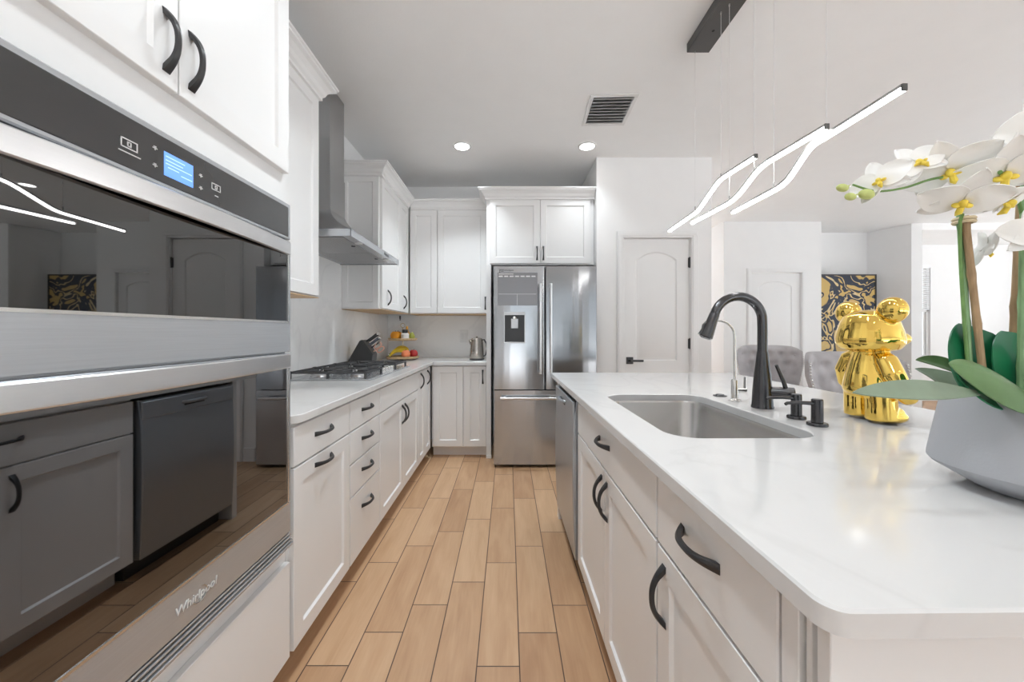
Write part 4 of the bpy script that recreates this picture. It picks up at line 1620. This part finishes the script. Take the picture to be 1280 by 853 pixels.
bars = []
for X, pts in ((1.045, [(2.44, 1.853), (2.13, 1.862), (2.05, 1.872), (1.88, 1.940), (1.80, 1.948), (1.585, 1.938)]),
               (1.060, [(2.17, 1.826), (1.80, 1.817), (1.72, 1.832), (1.60, 1.882), (1.53, 1.892), (1.25, 1.880)]),
               (1.075, [(1.80, 1.771), (1.51, 1.771), (1.44, 1.785), (1.34, 1.852), (1.27, 1.858), (1.02, 1.861)])):
    pp = [Vector((X, a, b)) for a, b in pts]
    # keep straight legs straight, round only the two kinks
    sm_ = []
    sm_ += [pp[0], pp[0].lerp(pp[1], 0.5)]
    sm_ += [p_ for p_ in spline([pp[1], pp[2], pp[3], pp[4]], 6)]
    sm_ += [pp[4].lerp(pp[5], 0.5), pp[5]]
    hw = 0.0070
    rt, rb = [], []
    for i, c in enumerate(sm_):
        t = (sm_[min(i + 1, len(sm_) - 1)] - sm_[max(i - 1, 0)]).normalized()
        nrm = Vector((1, 0, 0)).cross(t)
        if nrm.z < 0:
            nrm = -nrm
        def off(a, b):
            q = c + Vector((a, 0, 0)) + nrm * b
            return tuple(pw(q.x, q.y, q.z))
        rt.append([off(-hw, 0.004), off(hw, 0.004), off(hw, 0.013), off(-hw, 0.013)])
        rb.append([off(-hw * 0.96, -0.006), off(hw * 0.96, -0.006), off(hw * 0.96, 0.004), off(-hw * 0.96, 0.004)])
    m = MB(); m.loft(rt)
    bo = m.build('light_strip', ALUP, pe, smooth=30)
    m = MB(); m.loft(rb)
    m.build('led_diffuser', LED, bo, smooth=30)
    for c in (sm_[0], sm_[-1]):
        m = MB()
        q = pw(c.x, c.y, c.z)
        m.box(q.x - 0.0074, q.x + 0.0074, q.y - 0.003, q.y + 0.003, q.z - 0.0065, q.z + 0.0125, 0.001)
        m.build('end_cap', GUNL, bo)
    bars.append((X, pts))


def zat(pts, y):
    for (a, za), (b, zb_) in zip(pts, pts[1:]):
        if b <= y <= a:
            return za + (zb_ - za) * (a - y) / (a - b)
    return pts[0][1]


for bi, ys_ in ((0, (2.10, 1.845)), (1, (1.80, 1.62)), (2, (1.52, 1.27))):
    X, pts = bars[bi]
    for y in ys_:
        z = zat(pts, y) + 0.012
        m = MB()
        m.tube([pw(X, y, z), pw(X, y, CEIL - 0.050)], 0.0009, 6)
        m.tube([pw(X, y, z), pw(X, y, z + 0.022)], 0.003, 8, m=1)
        m.tube([pw(X, y, CEIL - 0.060), pw(X, y, CEIL - 0.0495)], 0.0035, 8, m=1)
        m.build('suspension_cable', [CABLE, ALUP], pe)

# ------------------------------------------------------------------ recessed lights, vent
spots = [(-0.40, 3.28, 'small round recessed ceiling light, left of the air vent, above the aisle', 0.95),
         (0.69, 3.28, 'small round recessed ceiling light in front of the pantry door', 0.28),
         (3.85, 4.14, 'small round recessed ceiling light seen beside the orchid buds', 0.3)]
added_lights = [(-0.15, 1.62, 1.25), (-0.10, -0.3, 0.7), (-0.05, 0.7, 0.4), (2.2, -0.6, 0.3), (2.6, 1.4, 0.4), (4.6, 0.8, 0.3), (6.4, 2.6, 0.3), (6.4, -0.6, 0.3), (7.6, 4.4, 0.3)]  # extra ceiling lights added out of view to brighten the rooms
proto = None
for i, s_ in enumerate(spots + added_lights):
    x, y = s_[0], s_[1]
    lb = s_[2] if len(s_) > 2 and isinstance(s_[2], str) else 'small round recessed ceiling light added out of view to brighten the room'
    if proto is None:
        proto = thing('recessed_light', lb, 'ceiling light', (x, y, CEIL), 0, 'recessed ceiling lights')
        m = MB(); m.lathe([(0.080, -0.0005), (0.080, -0.004), (0.064, -0.007), (0.062, -0.004), (0.062, -0.001)], seg=32, cap=(False, False))
        m.build('trim_ring', PLASTW, proto)
        m = MB(); m.lathe([(0.0, -0.0035), (0.062, -0.0035)], seg=32, cap=(False, False))
        m.build('lens', LAMPG, proto)
        r = proto
    else:
        r = copy_tree(proto)
        r.location = (x, y, CEIL)
        r['label'] = lb
    area('recessed_lamp', (x, y, CEIL - 0.012), (0, 0, 0), 0.12, 0.12, LAMP * 1.0 * (s_[3] if len(s_) > 3 else s_[2] if len(s_) > 2 and not isinstance(s_[2], str) else 1), (0.88, 0.955, 1.0), shape='DISK', spread=120 if i > 1 else 95)

vn = thing('ceiling_vent', 'white slatted air vent on the ceiling over the aisle', 'vent', (0.735, 2.75, CEIL), R(-2))
m = MB()
a, b_ = 0.155, 0.195
m.box(-a - 0.01, a + 0.01, -b_, -b_ + 0.03, -0.008, -0.0005, 0.002)
m.box(-a - 0.01, a + 0.01, b_ - 0.03, b_, -0.008, -0.0005, 0.002)
m.box(-a - 0.01, -a + 0.015, -b_ + 0.0305, b_ - 0.0305, -0.008, -0.0005, 0.002)
m.box(a - 0.015, a + 0.01, -b_ + 0.0305, b_ - 0.0305, -0.008, -0.0005, 0.002)
m.build('vent_frame', PLASTW, vn)
m = MB(); m.box(-a + 0.01, a - 0.01, -b_ + 0.02, b_ - 0.02, -0.002, -0.0004)
m.build('vent_backing', HOODM, vn, smooth=0)
for k in range(9):
    y = -b_ + 0.045 + k * (2 * b_ - 0.09) / 8
    m = MB(); m.box(-a + 0.018, a - 0.018, -0.0105, 0.0105, -0.0006, 0.0006, T=Matrix.Translation((0, y, -0.0085)) @ Matrix.Rotation(R(28), 4, 'X'))
    m.build('slat', PLASTW, vn, smooth=0)

# ------------------------------------------------------------------ knife block and knives
kb = MB()
T = Matrix.Translation((-1.225, 3.150, CT)) @ Matrix.Rotation(R(90), 4, 'X')
poly = [(-0.108, 0.0), (0.100, 0.0), (0.112, 0.100), (0.030, 0.215), (0.016, 0.218), (0.0, 0.208), (-0.107, 0.02)]
kb.prism(poly, -0.055, 0.055, T=T)
kbo = kb.build('knife_block', KNB, None, 30)
bv = kbo.modifiers.new('soft', 'BEVEL'); bv.width = 0.004; bv.segments = 2; bv.limit_method = 'ANGLE'
tag(kbo, 'slanted charcoal knife block standing behind the cooktop', 'knife block')
# face runs from (0.128,0.095) to (0.030,0.205); knives leave along its normal
f0, f1 = Vector((0.112, 0, 0.100)), Vector((0.030, 0, 0.215))
nrm = Vector((f1.z - f0.z, 0, -(f1.x - f0.x))).normalized()
nrm = Vector((abs(nrm.x), 0, abs(nrm.z)))
desc = [('large black-handled knife, topmost row of the block towards the viewer', 0.86, -0.026, 0.115, 0.013, KHAND),
        ('large black-handled knife, topmost row of the block towards the wall end', 0.86, 0.026, 0.112, 0.013, KHAND),
        ('slate-handled knife in the second row towards the viewer', 0.62, -0.028, 0.108, 0.011, KHANDB),
        ('slate-handled knife in the second row, away from the viewer', 0.62, 0.022, 0.100, 0.011, KHANDB),
        ('black-handled knife in the middle row of the block', 0.40, -0.018, 0.095, 0.010, KHAND),
        ('rose copper handled scissors in the lowest slot of the block', 0.14, -0.022, 0.100, 0.010, COPPER)]
for i, (lb, s_, yy, ln, rr_, mt) in enumerate(desc):
    base = Vector((-1.225, 3.150, CT)) + f0.lerp(f1, s_) + Vector((0, yy, 0))
    kn = thing('kitchen_knife' if i < 5 else 'kitchen_scissors', lb, 'knife' if i < 5 else 'scissors', tuple(base), 0, 'knives in the knife block' if i < 5 else None)
    m = MB()
    m.tube([nrm * -0.045, nrm * 0.012], [0.0040, 0.0065], 8, flat=0.3)
    m.build('blade', CHROME, kn)
    m = MB()
    if i < 5:
        m.tube([nrm * 0.011, nrm * 0.02, nrm * (ln * 0.6), nrm * ln, nrm * (ln + 0.004)], [rr_ * 0.8, rr_, rr_ * 0.9, rr_ * 1.15, rr_ * 0.7], 12, flat=0.7)
    else:
        u_ = Vector((-nrm.z, 0, nrm.x))
        for sg in (-1, 1):
            c = nrm * 0.065 + u_ * (0.020 * sg)
            m.tube([c + (nrm * math.cos(a) * 0.034 + u_ * math.sin(a) * 0.018) for a in [2 * math.pi * k / 18 for k in range(19)]], 0.0055, 8)
        m.tube([nrm * 0.010, nrm * 0.034], [0.010, 0.014], 10, flat=0.5)
    m.build('handle', mt, kn)
    if i < 5:
        m = MB(); m.tube([nrm * ln, nrm * (ln + 0.010)], [rr_ * 1.12, rr_ * 0.9], 12, flat=0.7)
        m.build('handle_cap', CHROME, kn)

# ------------------------------------------------------------------ two-tier fruit basket in the corner
fbx, fby = -1.080, 3.86
fb = thing('fruit_basket', 'two-tier round basket stand of wood and wire in the worktop corner', 'basket', (fbx, fby, CT))
for nm, z, r in (('lower_tray', 0.012, 0.165), ('upper_tray', 0.195, 0.145)):
    m = MB()
    m.lathe([(0.0, z), (r * 0.92, z), (r, z + 0.012), (r, z + 0.024), (r * 0.97, z + 0.024), (r * 0.95, z + 0.010), (0.0, z + 0.008)], seg=36)
    m.build(nm, WICKER, fb)
m = MB()
m.tube([(0, 0, 0.018), (0, 0, 0.33)], 0.004, 10)
m.tube([Vector((0.022 * math.cos(a), 0, 0.350 + 0.022 * math.sin(a))) for a in [2 * math.pi * k / 16 for k in range(17)]], 0.003, 8)
m.build('center_rod', WIRE, fb)
for k in range(3):
    a = R(120 * k + 30)
    m = MB(); m.sphere((0.12 * math.cos(a), 0.12 * math.sin(a), 0.0065), 0.0068, 10, 8)
    m.build('foot', WICKER, fb)


def fruit(name, lb, cat, loc, mat, r, prof=None, group=None, leaf_=False):
    o = thing(name, lb, cat, loc, 0, group)
    m = MB()
    prof = prof or [(0.001, 0.10), (0.35, 0.0), (0.75, 0.18), (0.98, 0.62), (1.0, 1.0), (0.86, 1.45), (0.52, 1.78), (0.2, 1.80), (0.001, 1.68)]
    # smooth the profile
    pr = spline([Vector((a, 0, b)) for a, b in prof], 4)
    m.lathe([(max(1e-4, p.x) * r, p.z * r) for p in pr], seg=24, cap=(False, False))
    m.build('flesh', mat, o, smooth=60)
    m = MB(); m.tube([(0, 0, 1.66 * r), (0.1 * r, 0, 2.05 * r)], 0.0022, 6)
    m.build('stem', LEGW, o)
    return o


lz = CT + 0.0215
fruit('peach', 'blushed orange peach on the lower tray, between bananas and apple', 'peach', (fbx + 0.056, fby - 0.090, lz), PEACH, 0.043)
fruit('apple', 'dark red apple at the right end of the lower tray', 'apple', (fbx + 0.112, fby - 0.010, lz), APPLE, 0.043)
# bananas: a bunch of separate fruits
for k in range(5):
    b_ = thing('banana', ['yellow banana nearest the viewer in the lower tray', 'yellow banana second from the viewer in the bunch', 'yellow banana in the middle of the bunch',
                           'yellow banana second from the back of the bunch', 'yellow banana at the back of the bunch'][k], 'banana', (fbx - 0.035, fby - 0.085 + k * 0.031, lz + 0.002 + 0.010 * (k > 0)), R(8 - 5 * k), 'bunch of bananas in the basket')
    m = MB()
    arc = []
    rad = []
    for i in range(13):
        t = i / 12
        a = R(150 - 105 * t)
        arc.append((0.105 * math.cos(a) + 0.02, 0, -0.045 + 0.115 * math.sin(a) + 0.006 * k))
        rad.append(0.0155 * (math.sin(math.pi * (0.08 + 0.84 * t)) ** 0.5) * (0.45 if i in (0, 12) else 1))
    m.tube(arc, rad, 10)
    m.build('peel', BANANA, b_)
    m = MB(); m.tube([arc[0], (arc[0][0] - 0.016, 0, arc[0][2] + 0.012)], [0.006, 0.0045], 8)
    m.build('stalk', PEAR, b_)
uz = CT + 0.204
fruit('orange', 'bright orange on the left of the upper tray, facing the viewer', 'orange', (fbx - 0.062, fby - 0.055, uz), ORANGE, 0.046)
fruit('orange', 'bright orange behind the other on the upper tray', 'orange', (fbx - 0.066, fby + 0.044, uz), ORANGE, 0.046)
fruit('gourd', 'mottled amber gourd with curved neck standing on the upper tray', 'gourd', (fbx + 0.030, fby + 0.050, uz), AMBER, 0.038,
      [(0.001, 0.05), (0.6, 0.0), (1.0, 0.5), (1.05, 1.1), (0.75, 1.8), (0.42, 2.4), (0.34, 3.2), (0.25, 3.6), (0.001, 3.7)])
fruit('pear', 'green pear at the right edge of the upper tray', 'pear', (fbx + 0.098, fby - 0.020, uz), PEAR, 0.030,
      [(0.001, 0.1), (0.6, 0.0), (1.0, 0.6), (1.0, 1.2), (0.7, 1.9), (0.42, 2.4), (0.001, 2.6)])
jar = thing('jar', 'small white jar with a black lid on the upper tray', 'jar', (fbx + 0.040, fby - 0.062, uz))
m = MB(); m.lathe([(0.036, 0), (0.040, 0.004), (0.040, 0.056), (0.032, 0.066), (0.026, 0.068)], seg=24)
m.build('jar_body', PLASTW, jar)
m = MB(); m.lathe([(0.028, 0.066), (0.028, 0.100), (0.025, 0.104), (0.001, 0.104)], seg=24)
m.build('lid', BLACK, jar)

# ------------------------------------------------------------------ kettle and switch plate
kt = thing('electric_kettle', 'brushed steel electric kettle at the end of the worktop beside the refrigerator', 'kettle', (-0.318, 3.83, CT))
m = MB()
m.lathe([(0.074, 0.0), (0.076, 0.003), (0.076, 0.014)], seg=32)
m.build('power_base', DGREY, kt)
m = MB()
m.lathe([(0.070, 0.0145), (0.072, 0.020), (0.069, 0.10), (0.062, 0.185), (0.058, 0.205), (0.056, 0.210)], seg=36)
m.build('kettle_body', KETT, kt)
m = MB()
m.lathe([(0.056, 0.2105), (0.052, 0.218), (0.03, 0.224), (0.001, 0.226)], seg=32)
m.lathe([(0.010, 0.225), (0.012, 0.236), (0.001, 0.239)], seg=14)
m.build('lid', KETT, kt)
m = MB()
m.tube([(0.050, 0, 0.200), (0.075, 0, 0.205), (0.098, 0, 0.165), (0.103, 0, 0.110), (0.090, 0, 0.050), (0.066, 0, 0.030)], [0.010, 0.011, 0.011, 0.010, 0.009, 0.008], 12, flat=0.7)
m.build('handle', DGREY, kt)
m = MB()
m.tube([(-0.052, 0, 0.165), (-0.075, 0, 0.200)], [0.020, 0.010], 12)
m.build('spout', KETT, kt)
sw = thing('switch_plate', 'white wall plate with two rocker switches above the kettle end of the worktop', 'switch', (-0.490, 4.187, 1.15))
m = MB(); m.box(-0.046, 0.046, -0.006, 0, -0.070, 0.070, 0.003)
m.build('plate', TRIM, sw)
for x in (-0.021, 0.021):
    m = MB(); m.box(x - 0.015, x + 0.015, -0.0095, -0.0055, -0.033, 0.033, 0.002)
    m.build('rocker', PLASTW, sw)
ch = MB()
ch.tube([(-1.20, 4.181, 1.370), (-1.20, 4.181, 1.325)], 0.005, 8)
ch.box(-1.207, -1.193, 4.174, 4.1868, 1.345, 1.3788, 0.001)
tag(ch.build('cabinet_hook', DGREY, None), 'small dark hook under the wall cabinets in the corner', 'hook')

# ------------------------------------------------------------------ dining chairs
def dining_chair(label, loc, rotz, nail):
    """tufted wing-back chair: local front faces -y, back at +y"""
    r = thing('dining_chair', label, 'chair', loc, rotz, 'tufted grey dining chairs')
    W = 0.62
    def sh(u, v, off=0.0):
        # u across, v up; plan is a shallow U, wings curl forward, top edge dips to the sides
        q = (u - 0.5) * 2
        zt = 1.045 - 0.012 * abs(q) ** 2 - 0.05 * abs(q) ** 9
        z = 0.42 + (zt - 0.42) * v
        wide = 0.84 + 0.16 * max(0.0, min(1.0, (v - 0.35) / 0.45)) ** 1.3
        flare = 1 + 0.05 * math.sin(math.pi * v)
        x = q * (W / 2) * wide * flare
        y = 0.24 - 0.20 * max(0, abs(q) - 0.55) ** 1.3 / 0.35 + 0.07 * v ** 2
        return x, y, z
    ptsb = []
    for rr_ in range(4):
        z = 0.60 + rr_ * 0.115
        for k in range(4 + rr_ % 2):
            xx = (k - (3 + rr_ % 2) / 2) * 0.125
            ptsb.append((xx, z))
    def front(u, v):
        x, y, z = sh(u, v)
        edge = min(1, 10 * min(u, 1 - u)) * min(1, 10 * (1 - v))
        puff = 0.042 * edge ** 0.5
        dent = 0
        for bx, bz in ptsb:
            d2 = (x - bx) ** 2 + (z - bz) ** 2
            dent += 0.030 * math.exp(-d2 / 0.0011)
        # folds on the diamond lines
        fold = 0.007 * (abs(math.sin(math.pi * (x / 0.125 + z / 0.23))) ** 0.5 + abs(math.sin(math.pi * (x / 0.125 - z / 0.23))) ** 0.5)
        return (x * 0.985, y - puff + dent * edge - fold * edge, z)
    m = MB()
    nu_, nv_ = 56, 44
    F = [[Vector(front(i / nu_, j / nv_)) for j in range(nv_ + 1)] for i in range(nu_ + 1)]
    B = [[Vector(sh(i / nu_, j / nv_)) + Vector((0, 0.045, 0)) for j in range(nv_ + 1)] for i in range(nu_ + 1)]
    V = [tuple(p) for r_ in F for p in r_] + [tuple(p) for r_ in B for p in r_]
    K = (nu_ + 1) * (nv_ + 1)
    ix = lambda i, j: i * (nv_ + 1) + j
    Fc = []
    for i in range(nu_):
        for j in range(nv_):
            Fc.append([ix(i, j), ix(i + 1, j), ix(i + 1, j + 1), ix(i, j + 1)])
            Fc.append([K + ix(i, j), K + ix(i, j + 1), K + ix(i + 1, j + 1), K + ix(i + 1, j)])
    for i in range(nu_):
        Fc.append([ix(i, 0), K + ix(i, 0), K + ix(i + 1, 0), ix(i + 1, 0)])
        Fc.append([ix(i, nv_), ix(i + 1, nv_), K + ix(i + 1, nv_), K + ix(i, nv_)])
    for j in range(nv_):
        Fc.append([ix(0, j), ix(0, j + 1), K + ix(0, j + 1), K + ix(0, j)])
        Fc.append([ix(nu_, j), K + ix(nu_, j), K + ix(nu_, j + 1), ix(nu_, j + 1)])
    m.add(V, Fc)
    back = m.build('backrest', VELVET, r, smooth=70)
    m = MB()
    for bx, bz in ptsb:
        q = bx / (W / 2)
        y = sh(0.5 + q / 2, (bz - 0.42) / 0.62)[1]
        m.sphere((bx, y - 0.016, bz), (0.009, 0.006, 0.009), 10, 6)
    m.build('tufting_buttons', VELVET, back)
    m = MB()
    for u in (0.0, 1.0):
        for k in range(26):
            v = 0.04 + 0.93 * k / 25
            x, y, z = sh(u, v)
            m.sphere((x * 0.965, y - 0.012, z), 0.0068, 8, 6)
    m.build('nailhead_trim', CHROME, back)
    m = MB()
    m.box(-0.27, 0.27, -0.28, 0.22, 0.38, 0.50, 0.03, seg=3)
    m.build('seat', VELVET, r, smooth=50)
    m = MB()
    m.box(-0.255, 0.255, -0.265, 0.24, 0.335, 0.385, 0.006)
    m.build('seat_frame', VELVET, r)
    for sx, sy in ((-1, -1), (1, -1), (-1, 1), (1, 1)):
        m = MB()
        m.tube([(sx * 0.225, sy * 0.215, 0.345), (sx * 0.232, sy * 0.235, 0.0)], [0.024, 0.015], 12)
        m.build('leg', LEGW, r)
    return r


c1 = dining_chair('grey tufted wing-back chair with nailhead edge in front of the far white door', (2.88, 4.13, 0), R(-28), True)
c2 = copy_tree(c1)
c2.location = (2.52, 2.64, 0)
c2.rotation_euler = (0, 0, R(-12))
c2['label'] = 'grey velvet chair partly hidden behind the gold bear'

# ------------------------------------------------------------------ framed abstract painting
pa = thing('framed_painting', 'large abstract painting of gold and black swirls in a thin black frame', 'painting', (5.26, 5.93, 1.45))
m = MB()
hw, hh = 0.515, 0.635
m.box(-hw, hw, -0.012, 0.012, -hh, hh)
m.build('canvas', ART, pa, smooth=0)
m = MB()
f_ = 0.020
m.box(-hw - f_, -hw, -0.022, 0.016, -hh - f_, hh + f_, 0.002)
m.box(hw, hw + f_, -0.022, 0.016, -hh - f_, hh + f_, 0.002)
m.box(-hw, hw, -0.022, 0.016, hh, hh + f_, 0.002)
m.box(-hw, hw, -0.022, 0.016, -hh - f_, -hh, 0.002)
m.build('frame', BLACK, pa, smooth=0)
# console the painting leans on
co = thing('console_table', 'dark wooden console table below the abstract painting', 'table', (5.26, 5.92, 0))
m = MB(); m.box(-0.56, 0.56, -0.17, 0.17, 0.755, 0.793, 0.004)
m.build('table_top', LEGW, co)
for sx, sy in ((-1, -1), (1, -1), (-1, 1), (1, 1)):
    m = MB(); m.box(sx * 0.52 - 0.02, sx * 0.52 + 0.02, sy * 0.14 - 0.02, sy * 0.14 + 0.02, 0, 0.755, 0.003)
    m.build('leg', LEGW, co)

rg = MB(); rg.box(3.3, 8.6, -2.9, 4.6, 0.0005, 0.012, 0.003)  # rug added out of view to cut the warm bounce off the floor
tag(rg.build('bounce_rug', BOUNCE_RUG, None), 'large pale bounce rug added out of view to cut the warm floor tint', 'rug')
# ground outside the windows, made pale to bounce daylight onto the ceilings
mb = MB(); mb.box(-14, 24, -22, 20, -0.40, -0.13)
struct('patio_ground', mb, PATIO, smooth=0)
